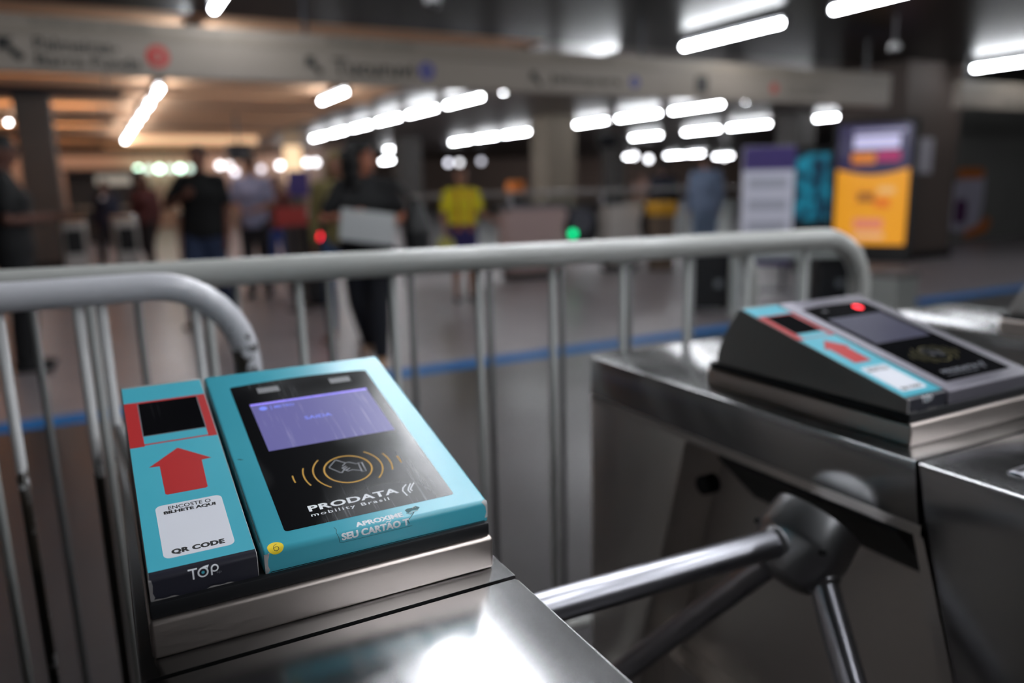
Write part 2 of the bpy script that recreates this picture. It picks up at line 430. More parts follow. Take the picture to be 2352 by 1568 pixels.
for x, spans, what in rows:
    i = 0
    for a, c in spans:
        ce = 3.05 if x < 5.2 and a > 8.6 else 3.03
        if a < 3.8 or (x > 12 and a < 5): tube_light(x, a, c, 'tube light above the top edge of the picture, overhead of the camera', group='tube lights above the picture', ceil=ce)
        elif 8.6 < a < 12 and x < 10: tube_light(x, a, c, 'tube light hidden behind the long overhead sign', group='tube lights behind the sign', ceil=ce)
        else:
            tube_light(x, a, c, '%s tube light in view in %s, counting from the camera' % (ORD[i], what), group='ceiling tube lights', ceil=ce); i += 1
for yy in (.95, 2.75):
    for xx in (1.62, 2.1): tube_light(xx, yy-.1, yy+1.5, 'tube light above the top edge of the picture, overhead of the camera', group='tube lights above the picture')
for yy in (-3.3, -1.15, -5.2):  # added unseen tubes that brighten the foreground
    for xx in (2.2, 3.4): tube_light(xx, yy, yy+1.7, 'added tube light behind the camera, unseen, brightening the foreground', group='added tube lights behind the camera')
tube_light(3.98, 13.0, 14.95, 'lone white tube light hanging just under the sign, apart from the long rows', group='ceiling tube lights', ceil=3.05)
tube_light(-1.38, 19.3, 21.2, 'white tube light cut by the left edge of the picture', group='ceiling tube lights', ceil=3.05)
tube_light(11.6, 31.2, 33.4, 'upper distant tube light right of the woman with curly hair', group='ceiling tube lights')
tube_light(12.2, 33.9, 35.6, 'lower distant tube light right of the woman with curly hair', z=2.5, group='ceiling tube lights')
tube_light(30.8, 40.9, 42.6, 'distant tube light below the far right row, leftmost', group='ceiling tube lights')
tube_light(38.5, 40.2, 42.1, 'distant tube light above the person in the blue shirt', group='ceiling tube lights')
def round_lamp(x, y, z, col, label, strength, r=.12, group='distant round lamps', name='round_lamp'):
    if x < 10 and y > 33.5: q = 33.5/y; x, y, z = x*q, 33.5, 1.32+(z-1.32)*q
    t = thing(name, (x, y, z), label, 'lamp', group)
    b = bmesh.new(); ball(b, (0, 0, 0), r, 12, 8); link('globe', b, mat('globe_%s_%s' % (col[0], strength), lincol=col[1], emit=strength*.5), t, smooth=True)
    b = bmesh.new(); tube(b, [(0, 0, r*.9), (0, 0, 3.05-z)] if z > 1.5 else [(0, 0, -z), (0, 0, -r*.9)], .02, 8); link('stem', b, M_HOUSING, t)
    return t
GREEN = ('green', (.62, 1., .78)); WHITE = ('white', (.95, .95, 1.)); WARMW = ('warm', (1., .72, .5))
G1 = ['leftmost', 'second from left', 'third from left', 'fourth from left', 'fifth from left', 'rightmost']
for i, (x, y) in enumerate(((2.15, 40.68), (2.58, 40.45), (3.01, 40.22), (3.44, 39.99), (3.86, 39.77), (4.27, 39.55))):
    round_lamp(x, y, 2.38, GREEN if i % 2 == 0 and i < 5 else ('green_dim', (.55, .75, .68)), 'small %s lamp in the row of pale green lights, %s' % ('bright' if i % 2 == 0 and i < 5 else 'dim', G1[i]), 14 if i % 2 == 0 and i < 5 else 4.5, group='pale green lamps in a row')
for x, y, z, c, lab, st in ((5.5, 38.9, 2.48, WHITE, 'white round lamp right of the head of the person in the black t-shirt', 9), (5.85, 38.5, 2.46, WHITE, 'fainter white round lamp touching the lamp by the person in the black t-shirt', 5),
        (6.09, 38.54, 2.16, ('lav', (.75, .75, .85)), 'round lamp hanging lowest, under the black hanging speaker', 7), (7.18, 37.99, 2.28, ('lav', (.75, .75, .85)), 'dim round lamp above the person in lavender', 5),
        (7.96, 37.6, 2.42, WHITE, 'bright round lamp left of the warm lit column', 13), (8.6, 37.3, 2.48, WHITE, 'round lamp overlapping the warm lit column', 13), (9.08, 37., 2.52, WHITE, 'round lamp just right of the warm lit column', 11), (9.44, 36.8, 2.52, WHITE, 'round lamp left of the olive-clad person', 11),
        (14.85, 33.9, 2.37, ('lav', (.75, .75, .85)), 'round lamp left of the head of the woman in yellow', 8), (15.32, 33.7, 2.37, WHITE, 'round lamp overlapping another, left of the woman in yellow', 6), (16.2, 33.2, 2.41, ('lav', (.75, .75, .85)), 'dim round lamp right of the head of the woman in yellow', 4),
        (12.99, 34.9, 2.3, WHITE, 'lowest of the lamps right of the woman with curly hair', 11), (23.1, 29.6, 2.34, WHITE, 'lamp at the foot of the far right light rows, left one', 13), (22.5, 29.9, 2.5, WHITE, 'lamp at the foot of the far right light rows, upper left', 13),
        (26.15, 27.9, 2.37, WHITE, 'lone round lamp right of the person in the blue shirt', 14)):
    round_lamp(x, y, z, c, lab, st)
round_lamp(7.84, 37.3, 1.03, ('peach', (.8, .55, .42)), 'low peach coloured lamp below the warm lit column', 3, .14)

# ------------------------------------------------------------------ turnstiles
def side_tri(bm, x0, x1, pts): return prism(bm, pts, x0, x1)
def turnstile(x0, x1, label, hub=True, slot=True):
    w = x1-x0
    t = thing('turnstile', (x0, .56, 0), label, 'turnstile', 'steel tripod turnstiles')
    # local frame: x from the left side, y from the seam between cover and front lid (away from camera +), z up
    b = prism(bmesh.new(), [(.001, .98), (.705, .98), (.705, .90), (-.011, .90)], 0, w, bev=.003); autosmooth(link('top_cover', b, M_STEEL, t))
    # front lid and nose: seam slants forward towards the floor
    nose = [(-.003, .979), (-.34, .979), (-.40, .90), (-.40, .55), (-.33, .05), (-.25, .05), (-.148, .43), (-.073, .72), (-.018, .905)]
    b = prism(bmesh.new(), nose, 0, w, bev=.004); autosmooth(link('front_lid', b, M_STEEL if hub else M_STEEL, t))
    # body with the recess for the arms on the left side
    b = bmesh.new()
    box(b, .11, w-.006, -.06, .712, .06, .90)                       # core
    if hub:
        box(b, .006, .11, -.010, .712, .884, .90)                      # upper flange
        prism(b, [(.424, .884), (.712, .884), (.712, .06), (.54, .06), (.54, .43), (.464, .717)], .006, .11, bev=.003)   # rear panel
        prism(b, [(-.014, .884), (-.001, .884), (-.055, .70), (-.125, .42), (-.235, .06), (-.243, .06), (-.140, .43), (-.068, .72)], .006, .11)
        box(b, .06, .11, -.2, .56, .06, .40)
    else:
        box(b, .006, .11, -.02, .712, .06, .90)
    autosmooth(link('body', b, M_STEELSIDE, t))
    b = nbox(.02, w-.02, -.20, .69, 0, .06); link('plinth', b, M_BLACK, t)
    b = bmesh.new(); tube(b, [(.0045, .377, .818), (.03, .377, .818)], .0165, 20); link('sensor_hole', b, M_HOLE, t)
    if slot:
        b = nbox(.055, w-.06, -.094, -.076, .976, .983, bev=.003)
        sb = link('slot_bezel', b, M_CHROME, t, smooth=True)
        link('slot_mouth', nbox(.062, w-.067, -.0865, -.0835, .9765, .9836), M_HOLE, sb)
    if hub:
        h = Vector((-.036, .120, .846)); ax = Vector((-1, 0, -1)).normalized()
        b = bmesh.new()
        # mounting plate sloped inside the recess
        prism(b, [(.03, .884), (.11, .804), (.11, .78), (.02, .87)], .03, .36, axis='Y')
        link('mechanism_plate', b, M_DARKMETAL, t)
        b = lathe(bmesh.new(), [(-.022, .04), (-.022, .060), (.016, .064), (.026, .062), (.060, .046), (.070, .040), (.074, .03), (.074, 0)], h, ax, 48)
        hb = autosmooth(link('hub', b, M_HUB, t), 28)
        per = Vector((0, 1, 0)); q = ax.cross(per).normalized()
        for k in range(3):
            a = R(90+120*k); c = h+ax*(.024)+(per*math.cos(a)+q*math.sin(a))*.056
            b = tube(bmesh.new(), [c, c+(per*math.cos(a)+q*math.sin(a))*.0115], .004, 10)
            link('hub_screw', b, M_HOLE, hb)
        for d in (Vector((-1, 0, .028)), Vector((-.25, .612, -.75)), Vector((-.25, -.612, -.75))):
            d = d.normalized(); b = bmesh.new()
            L = .47
            pts = [h+d*.03, h+d*.075, h+d*(L-.02), h+d*(L-.006), h+d*L]
            tube(b, pts, [.019, .019, .019, .016, .008], 24)
            am = autosmooth(link('arm', b, M_CHROME, t))
            b = bmesh.new(); tube(b, [h+d*.045, h+d*.066, h+d*.072], [.0235, .0235, .019], 24)
            autosmooth(link('arm_collar', b, M_HUB, am))
    return t
turnstile(-.007, .297, 'nearest steel turnstile in the bottom left, under the turquoise ticket reader', hub=False, slot=False)
turnstile(.848, 1.182, 'steel turnstile on the right with a three-armed hub, under the grey ticket reader')
turnstile(1.69, 2.02, 'turnstile cut off by the right edge of the picture, its top shining white')

# ------------------------------------------------------------------ ticket validators
AL = math.atan(.262); CA, SA = math.cos(AL), math.sin(AL)
FY, FZ = .012, 1.0419-.98           # fold point, local to the pedestal's front left corner on the cabinet top
def slope_pt(s, h=0.):
    """point on the face profile; s in metres, positive up the slope, negative round the front"""
    r = .005
    if s >= .001: y, z, a = FY+s*CA, FZ+s*SA, AL
    else:
        d = .001-s; tot = math.pi/2-AL
        y, z = FY+.001*CA, FZ+.001*SA
        an = min(d/r, tot); a = AL+an
        y -= r*(math.sin(a)-math.sin(AL)); z -= r*(math.cos(AL)-math.cos(a))
        rest = d-an*r
        if rest > 0: z -= rest
    return y-math.sin(a)*h, z+math.cos(a)*h
def decal(name, bm, m, parent, h=.0004):
    """bm: flat shapes in millimetres (u across, s up the slope), wrapped on the face"""
    if min(v.co.y for v in bm.verts) < 1:
        for c in [1.2-.55*i for i in range(14)]:
            bmesh.ops.bisect_plane(bm, geom=bm.verts[:]+bm.edges[:]+bm.faces[:], plane_co=(0, c, 0), plane_no=(0, 1, 0), dist=1e-5)
    for v in bm.verts:
        u, s = v.co.x/1000, v.co.y/1000
        y, z = slope_pt(s, h*.2+max(0., v.co.z)); v.co = Vector((.003+u, y, z))
    me = bpy.data.meshes.new(name)
    for f in bm.faces:
        f.normal_update()
        if f.normal.z < -.02: f.normal_flip()
    bm.to_mesh(me); bm.free()
    return link_mesh(name, me, m, parent)
B = bmesh.new
def shell_profile(front_s=-.0205, back=.305):
    p = [slope_pt(front_s)]
    for s in (-.0058, -.0046, -.0034, -.0022, -.001, .0002, .001): p.append(slope_pt(s))
    p.append(slope_pt(back-.004)); y, z = slope_pt(back)
    p += [(y-.0006, z+.0002), (y+.0016, z-.0016), (y+.012, z-.016), (y+.030, z-.042), (y+.042, z-.066), (y+.0475, z-.082), (y+.0475, .0425)]
    return p
def validator(x0, y0, label, near):
    t = thing('ticket_validator', (x0, y0, .98), label, 'ticket reader', 'ticket readers on the turnstiles')
    b = nbox(0, .283, 0, .375, 0, .0305, bev=.0035, seg=3); autosmooth(link('base_plate', b, M_PLATE, t))
    b = nbox(.002, .281, .004, .372, .0305, .0425, bev=.0015); autosmooth(link('rubber_gasket', b, M_RUBBER, t))
    pr = shell_profile()
    b = prism(B(), pr, .003+.0825, .003+.2795, bev=.0022); sh = autosmooth(link('housing', b, M_TEAL if near else M_GREY_SHELL, t), 50)
    b = prism(B(), shell_profile(-.0205, .306), .003, .003+.0785, bev=.0012); st = autosmooth(link('code_reader_housing', b, M_STRIPSIDE, t), 50)
    # --- left strip: vinyl wrap, window, arrow, label, brand band
    b = grid2d(B(), .9, 77.8, 3.6, 304.5, 24)
    wr = decal('strip_wrap', b, M_TEAL, st, .0003)
    b = B(); grid2d(b, 1.2, 77.8, -20.3, 3.6, 40, 30)
    for v in b.verts:
        if v.co.y < -19: v.co.y += 1.1*math.sin(v.co.x*.16)+.6*math.sin(v.co.x*.47)
    bd = decal('brand_band', b, M_NAVY, st, .00045)
    # brand lettering on the band
    b = B(); stroke2d(b, [(27.6, -2.6), (34.2, -2.6)], 1.1); stroke2d(b, [(31.1, -2.6), (31.1, -10.4)], 1.15)
    stroke2d(b, arc2d(38.1, -6.4, 3.35, 40, 360+40, 36), 1.15, True); stroke2d(b, [(40.7, -4.4), (42.2, -2.4), (38.1, -2.6)], 1.0)
    stroke2d(b, [(44.2, -10.3), (44.2, -5.9)]+arc2d(46.6, -5.1, 2.35, 195, -140, 30), 1.1)
    decal('lettering', b, M_WHITEINK, bd, .0007)
    b = B(); poly2d(b, arc2d(38.1, -6.4, 1.15, 0, 345, 20)); decal('logo_dot', b, M_TEAL, bd, .0007)
    decal('small_lettering', text2d('sp', 47.6, 51.2, -10.4, -8.4), M_GREYINK, bd, .0007)
    # red frame and dark window
    b = B()
    for r in ((1.0, 77.6, 266, 269.2), (1.0, 13.4, 182.2, 266), (69.6, 77.6, 183, 266), (13.4, 69.6, 184, 186.2)): grid2d(b, *r, 2, 2)
    decal('red_frame', b, M_RED, wr, .0006)
    b = B(); grid2d(b, 13.4, 69.6, 200.8, 266, 2); wn = decal('scanner_window', b, M_GLASS2, wr, .0007)
    b = B()
    for r in ((13.0, 13.9, 200.3, 266), (69.2, 70.1, 200.3, 266), (13, 70.1, 199.8, 200.9)): grid2d(b, *r, 2)
    decal('window_trim', b, M_GREYINK, wn, .0009)
    b = B(); poly2d(b, [(40.3, 171.2), (13.7, 145.2), (22.5, 144.9), (22.7, 100.4), (24.2, 98.8), (55.2, 98.8), (56.8, 100.3), (57.9, 143.9), (66.6, 144.6)])
    decal('arrow', b, M_RED, wr, .0006)
    b = B(); poly2d(b, rrect(13.0, 65.2, 15.0, 84.6, 5)); lb = decal('instruction_label', b, M_LABEL, wr, .0006)
    decal('lettering', text2d('ENCOSTE O', 22.7, 56.1, 76.8, 81.8, .014, 1.02), M_INK, lb, .0008)
    decal('lettering', text2d('BILHETE AQUI', 18.7, 59.2, 70.6, 75.6, .06), M_INK, lb, .0008)
    decal('lettering', text2d('QR CODE', 19.0, 58.2, 17.8, 24.8, .07, 1.08), M_INK, lb, .0008)
    # bare metal where the vinyl has torn at the front corner
    b = B(); poly2d(b, [(.2, -3.0), (2.2, -3.6), (2.9, -8), (2.4, -14), (3.6, -17.5), (2.6, -19.8), (.4, -20)])
    decal('torn_corner', b, M_PEEL, st, .0008)
    # --- black glass with display, contactless mark and maker's name
    b = B(); pts = rrect(104.0, 255.2, 16.2, 274.5, 3)
    top = [(104.0+151.2*i/16, 274.5+4.2*math.sin(math.pi*i/16)) for i in range(15, 0, -1)]
    poly2d(b, pts[:4]+top+pts[9:])
    gl = decal('glass_panel', b, M_GLASS if near else M_GLASS2, sh, .0005)
    b = B(); grid2d(b, 117, 242.4, 138.2, 231.6, 4, 4); sc = decal('display', b, M_SCREEN if near else M_SCREENOFF, gl, .0008)
    if near:
        b = B(); grid2d(b, 117, 242.4, 228.2, 231.6, 2); decal('display_rim', b, M_SCREENBAR, sc, .0010)
        b = B(); poly2d(b, arc2d(128.3, 219.8, 4.2, 0, 345, 20)); stroke2d(b, [(136.3, 224), (136.3, 215)], .8); decal('display_icon', b, M_SCREENINK, sc, .0010)
        decal('display_lettering', text2d('METRO', 139.5, 160, 217, 222.6, .01), M_SCREENINK, sc, .0010)
        decal('display_lettering', text2d('SAIDA', 163.4, 191.2, 185.0, 191.4, .012), M_SCREENINK, sc, .0010)
        decal('display_lettering', text2d('Linha 3   Saida', 155, 212, 228.4, 231.2), M_SCREENINK, sc, .0012)
    for k, (a, c) in enumerate(((130, 153), (208.7, 232))):
        b = B()
        if near: grid2d(b, a, c, 253, 265, 2); decal('speaker_grille', b, M_GRILLE, gl, .0008)
        elif k == 1: poly2d(b, arc2d((a+c)/2, 259, 8.6, 0, 345, 24)); decal('status_lamp', b, M_LEDRED, gl, .0009)
        else: grid2d(b, a+6, c-6, 256, 262, 2); decal('status_lamp', b, M_LEDDIM, gl, .0009)
    ring = B(); cx, cy = 178., 86.
    stroke2d(ring, arc2d(cx, cy, 21.8, 0, 360-7.5, 48), 1.5, True)
    for r, a in ((31.8, 46), (40.8, 20.5), (50.3, 6.5)):
        for o in (0, 180): stroke2d(ring, arc2d(cx, cy, r, o-a, o+a, 24), 1.25)
    rg = decal('contactless_mark', ring, M_ORANGEINK if near else mat('dim_amber_ink', (84, 76, 22), rough=.5), gl, .0008)
    b = B()
    stroke2d(b, [(162.4, 94.2), (170.5, 103.2), (171.8, 103.3), (178.4, 96.2)], .75); stroke2d(b, [(162.4, 94.2), (162.5, 92.8), (169.8, 82.3), (171, 82), (174.6, 86.4)], .75)
    stroke2d(b, [(174.2, 92), (178.5, 96.3), (181.5, 96.5), (187.5, 91.6), (190.4, 91.2)], .75)
    stroke2d(b, [(174.6, 86.4), (173.2, 88.8), (177.6, 91.4)], .7); stroke2d(b, [(175, 84.2), (174, 86.6), (178.4, 89.2)], .7); stroke2d(b, [(176.8, 82.4), (175.6, 84.4), (180, 87)], .7)
    stroke2d(b, [(176.8, 82.4), (181.5, 83.4), (186.4, 80.4), (188.8, 79.6)], .75)
    stroke2d(b, [(189.6, 92.8), (193, 92.2), (192.6, 77.2), (188.8, 78.0)], .75, True)
    decal('hand_and_card', b, M_GREYINK if not near else mat('hand_ink', (150, 152, 158), rough=.5), rg, .0010)
    decal('lettering', text2d('PRODATA', 129.0, 209.6, 35.0, 43.2, .028, 1.05), M_WHITEINK if near else M_GREYINK, gl, .0008)
    decal('lettering', text2d('mobility Brasil', 129.0, 198.0, 26.6, 32.2, .006, 1.25), M_WHITEINK if near else M_GREYINK, gl, .0008)
    b = B()
    for k in range(3):
        d = 2.6*k; stroke2d(b, [(214.8+d*.55, 28.6+d*.75), (213.4+d, 36.6+d*.2), (215.2+d, 40.8), (219.8+d*1.25, 45.0)] if k == 0 else [(216.4+d, 29.2+d*.9), (216.0+d*.9, 36.2), (217.6+d, 39.6), (221+d*1.2, 45.0)], 1.25)
    decal('maker_logo', b, M_WHITEINK if near else M_GREYINK, gl, .0008)
    if near:
        b = B(); poly2d(b, rrect(142.2, 205.5, -8.6, 8.4, 2.4)); 
        bmesh.ops.triangulate(b, faces=b.faces)
        # the slogan sticker is the same vinyl, one edge torn away
        for v in b.verts:
            if v.co.x > 200 and v.co.y > 2: v.co.x -= 5
        sl = None
        o1 = B(); stroke2d(o1, [(142.2, 8), (143.4, 4.4), (142.0, .5), (143.2, -4), (143.6, -8.2), (147, -8.9)], .35); stroke2d(o1, [(147, -8.9), (176, -8.7), (207, -8.4)], .25)
        stroke2d(o1, [(205, 5), (208, 2.6), (212, 4.4), (206.5, -1.2), (203.5, -3), (204.5, -6)], .5)
        b.free()
        sl = decal('slogan_sticker', o1, M_GRIME, sh, .0005)
        decal('lettering', text2d('APROXIME', 159.6, 201.6, 1.6, 7.8, .05), M_WHITEINK, sl, .0006)
        decal('lettering', text2d('SEU CARTAO T', 145.6, 204.6, -7.2, -1.2, .05), M_WHITEINK, sl, .0006)
        b = B(); stroke2d(b, [(184.6, -.7), (186.2, .1), (187.8, -.5), (189.4, .3)], .8); decal('tilde', b, M_WHITEINK, sl, .0006)
        b = B(); poly2d(b, [(205, 9.5), (208, 11), (212.5, 10.6), (216, 12.2), (219, 9), (216, 6.4), (211, 7), (206.5, 4.6)]); decal('torn_patch', b, mat('torn_vinyl', (62, 104, 108), rough=.6), sh, .0005)
        b = B(); stroke2d(b, [(212.5, 9.4), (213.4, 11), (215, 11), (215.4, 9.8)], .5); stroke2d(b, [(207, 3.4), (210, 5.2), (216, 5.6)], .5); decal('torn_edge', b, mat('torn_backing', (168, 166, 158), rough=.7), sh, .0007)
        b = B(); poly2d(b, [(93+6.3*math.cos(a), .2+5.9*math.sin(a)) for a in [R(x) for x in range(-115, 225, 14)]]); ys = decal('number_sticker', b, M_YELLOW, sh, .0005)
        b = B(); stroke2d(b, [(94.6, 3.6), (92.2, 2.2), (91.2, -.4), (91.8, -2.6), (93.6, -3.2), (95.2, -2.0), (95.0, -.2), (93.4, .5), (91.7, -.5)], .42); decal('numeral', b, M_INK, ys, .0007)
        b = B(); poly2d(b, [(83.2, -4), (86, -4.2), (87.5, -3.2), (87.2, -5.4), (86.0, -9), (85.8, -14), (87.0, -17.8), (85.4, -20), (83.2, -20.2)]); decal('torn_corner', b, M_PEEL, sh, .0007)
        b = B(); poly2d(b, [(274, -2.2), (277.4, 0), (279.2, -1.5), (279.2, -17), (276.2, -17.4), (278, -12), (277.4, -7)]); decal('worn_corner', b, M_WORNPLASTIC, sh, .0007)
        b = B(); stroke2d(b, [(87, -19.6), (140, -19.8), (200, -19.6), (276, -19.8)], .7); stroke2d(b, [(82.6, 300), (82.4, 200), (82.8, 100), (82.6, 10)], .6); decal('edge_grime', b, M_HOLE, sh, .0006)
    return t
validator(.003, .583, 'turquoise ticket reader in the foreground with lit violet display', True)
validator(.885, .594, 'grey ticket reader with a red status lamp on the right turnstile', False)
validator(1.715, .594, 'ticket reader just peeking in at the right edge of the picture', False)

# ------------------------------------------------------------------ crowd barriers
def barrier(p0, p1, zr, rr, bars, label, mrail, mbar, rc=.13, brad=.0075, bend_left=True):
    p0 = Vector((p0[0], p0[1], 0)); p1 = Vector((p1[0], p1[1], 0)); d = (p1-p0); L = d.length; d.normalize()
    t = thing('crowd_barrier', p0, label, 'barrier', 'white tubular crowd barriers', math.atan2(d.y, d.x))
    zb = .16
    def loop():
        pts = []
        pts.append((0, 0, zb)); pts.append((0, 0, zr-rc))
        for i in range(1, 9): a = R(180-90*i/8); pts.append((rc+rc*math.cos(a), 0, zr-rc+rc*math.sin(a)))
        pts.append((L*.3, 0, zr)); pts.append((L*.6, 0, zr)); pts.append((L-rc, 0, zr))
        for i in range(1, 9): a = R(90-90*i/8); pts.append((L-rc+rc*math.cos(a), 0, zr-rc+rc*math.sin(a)))
        pts.append((L, 0, zb)); return pts
    b = tube(B(), loop(), rr, 20, ref=(0, 1, 0)); link('frame', b, mrail, t, smooth=True)
    b = tube(B(), [(0, 0, zb+.02), (L, 0, zb+.02)], rr*.7, 14); link('bottom_rail', b, mrail, t, smooth=True)
    for x in bars:
        b = tube(B(), [(x, 0, zb+.02), (x, 0, zr)], brad, 10); link('bar', b, mbar, t, smooth=True)
    for x in (.25, L-.25):
        b = bmesh.new(); tube(b, [(x, -.28, .02), (x, -.2, .02), (x, -.03, zb+.02), (x, .03, zb+.02), (x, .2, .02), (x, .28, .02)], .016, 12)
        link('foot', b, mrail, t, smooth=True)
    return t
barrier((-2.1, 1.232), (.198, 1.296), 1.180, .0215, [2.1+x for x in (-1.75, -1.6, -1.45, -1.3, -1.15, -1.0, -.85, -.7, -.55, -.4, -.27, -.131, -.033, -.002, .128)], 'nearer white barrier on the left, its bent end chipped to bare metal', M_RAIL_NEAR, M_BAR_NEAR, .135)
dx = math.sqrt(1+.129**2)
barrier((-.9, 1.572), (1.615, 1.2475), 1.180, .0245, [(.9+x)*dx*.9995 for x in (-.7, -.53, -.36, -.19, -.02, .162, .316, .487, .655, .813, .974, 1.133, 1.29, 1.45)], 'long white barrier crossing the picture behind both ticket readers', M_RAIL_FAR, M_BAR, .12)
barrier((-.75, 1.80), (1.525, 1.5085), 1.152, .017, [(.75+x)*dx for x in (-.5, -.31, -.12, .06, .245, .429, .61, .794, .976, 1.159, 1.34)], 'grey barrier close behind the long white one, showing its dark bars between the white', M_RAIL_FAR, M_BAR_GREY, .10, .007)

# ------------------------------------------------------------------ hanging direction signs
def flat(bm, x0, y, z0):
    """lettering drawn in x,y -> hung in the plane facing -Y"""
    for v in bm.verts: v.co = Vector((v.co.x-x0, y-v.co.z, v.co.y-z0))
    return bm
def sign_text(par, org, body, x0, x1, z0, z1, m, bold=.012):
    b = flat(text2d(body, x0, x1, z0, z1, bold), org[0], -.006, org[2])
    return link('lettering', b, m, par)
def arrow_pts(x, z, s):
    # arrow pointing up and to the left
    return [(x-s, z+s), (x+.3*s, z+s), (x-.15*s, z+.55*s), (x+s, z-.55*s), (x+.55*s, z-s), (x-.55*s, z+.15*s), (x-s, z-.3*s)]
def disc(bm, x, z, r, n=24): return poly2d(bm, arc2d(x, z, r, 0, 360-360/n, n-1))
org = (4.0, 7.0, 2.22)
sg = thing('direction_sign', org, 'long cream overhead sign with arrows, station names and coloured line dots', 'sign')
link('lower_panel', nbox(-6.2, 5.41, 0, .14, 0, .262, bev=.004), M_SIGN2, sg)
link('upper_panel', nbox(-6.2, 5.41, 0, .14, .266, .40, bev=.004), M_SIGN, sg)
link('back_rail', nbox(-6.2, 5.41, .02, .12, .255, .275), M_SIGNINK2, sg)
for hx in (-5.5, -2.2, 1.4, 5.0):
    link('hanger', nbox(hx-.015, hx+.015, .055, .085, .40, .81), M_HOUSING, sg)
I, I2 = M_SIGNINK, M_SIGNINK2
sign_text(sg, org, 'Embarque sentido', -.235, .565, 2.53, 2.60, I2)
sign_text(sg, org, 'Palmeiras-', -.235, .325, 2.375, 2.465, I)
sign_text(sg, org, 'Barra Funda', -.235, .475, 2.265, 2.35, I)
sign_text(sg, org, 'Embarque sentido', 1.965, 2.78, 2.53, 2.595, I2)
sign_text(sg, org, 'Tucuruvi', 2.0, 2.75, 2.295, 2.435, I)
sign_text(sg, org, 'Embarque sentido', 4.2, 5.0, 2.53, 2.595, I2, .0)
sign_text(sg, org, 'Jabaquara', 4.2, 5.08, 2.295, 2.40, I)
sign_text(sg, org, 'Embarque sentido', 7.52, 8.3, 2.50, 2.56, I2, 0)
sign_text(sg, org, 'Corinthians-', 7.52, 8.28, 2.37, 2.44, I2)
sign_text(sg, org, 'Itaquera', 7.52, 8.1, 2.28, 2.35, I2)
for x, z, s in ((-.385, 2.37, .085), (1.84, 2.36, .075), (4.05, 2.34, .07)):
    link('arrow', flat(poly2d(B(), arrow_pts(x, z, s)), org[0], -.006, org[2]), I, sg)
for x, z, r, c in ((.60, 2.37, .085, ('route_red', (200, 60, 55))), (2.88, 2.366, .075, ('route_blue', (40, 55, 160))), (5.26, 2.36, .06, ('route_blue', (40, 55, 160))), (7.31, 2.37, .06, ('route_red', (200, 60, 55)))):
    rd = link('route_dot', flat(disc(B(), x, z, r), org[0], -.006, org[2]), mat(c[0], c[1], rough=.5), sg)
    b = flat(text2d('3' if 'red' in c[0] else '1', x-r*.28, x+r*.28, z-r*.5, z+r*.5, .02), org[0], -.008, org[2]); link('numeral', b, M_SIGN2, rd)
link('pictogram', flat(poly2d(B(), rrect(6.1, 6.28, 2.28, 2.46, .02)), org[0], -.006, org[2]), mat('pictogram_grey', (72, 70, 68), rough=.6), sg)
org2 = (11.6, 7.0, 2.25)
s2 = thing('direction_sign', org2, 'shorter cream overhead sign at the right edge, beyond the big brown pillar', 'sign')
link('lower_panel', nbox(-.66, 3.2, 0, .14, 0, .215, bev=.004), M_SIGN2, s2); link('upper_panel', nbox(-.66, 3.2, 0, .14, .219, .355, bev=.004), M_SIGN, s2)
for hx in (-.5, 2.8): link('hanger', nbox(hx-.015, hx+.015, .055, .085, .355, .78), M_HOUSING, s2)
sign_text(s2, org2, 'Embarque', 11.9, 12.6, 2.5, 2.56, I2, 0)
sign_text(s2, org2, 'Saída', 11.9, 12.5, 2.30, 2.42, I2)

# ------------------------------------------------------------------ ceiling cameras
def dome(x, y, z, label, rod):
    t = thing('dome_camera', (x, y, z), label, 'security camera')
    b = B(); ball(b, (0, 0, 0), (.055, .055, .05), 20, 12); link('dome', b, mat('camera_dome', (26, 26, 28), rough=.15), t, smooth=True)
    b = lathe(B(), [(0, .05), (.0, .062), (.05, .062), (.075, .03), (.075, 0)], (0, 0, 0), (0, 0, 1), 24); autosmooth(link('cap', b, mat('camera_white', (190, 190, 190), rough=.4), t))
    b = B(); tube(b, [(0, 0, .07), (0, 0, 3.03-z)], .012 if rod else .03, 10); link('mount', b, mat('camera_rod', (96, 94, 98), rough=.5), t)
dome(2.51, 5.91, 2.705, 'small white dome camera at the top edge above the sign', False)
dome(7.96, 5.91, 2.68, 'dome camera on a thin rod in front of the big brown pillar', True)

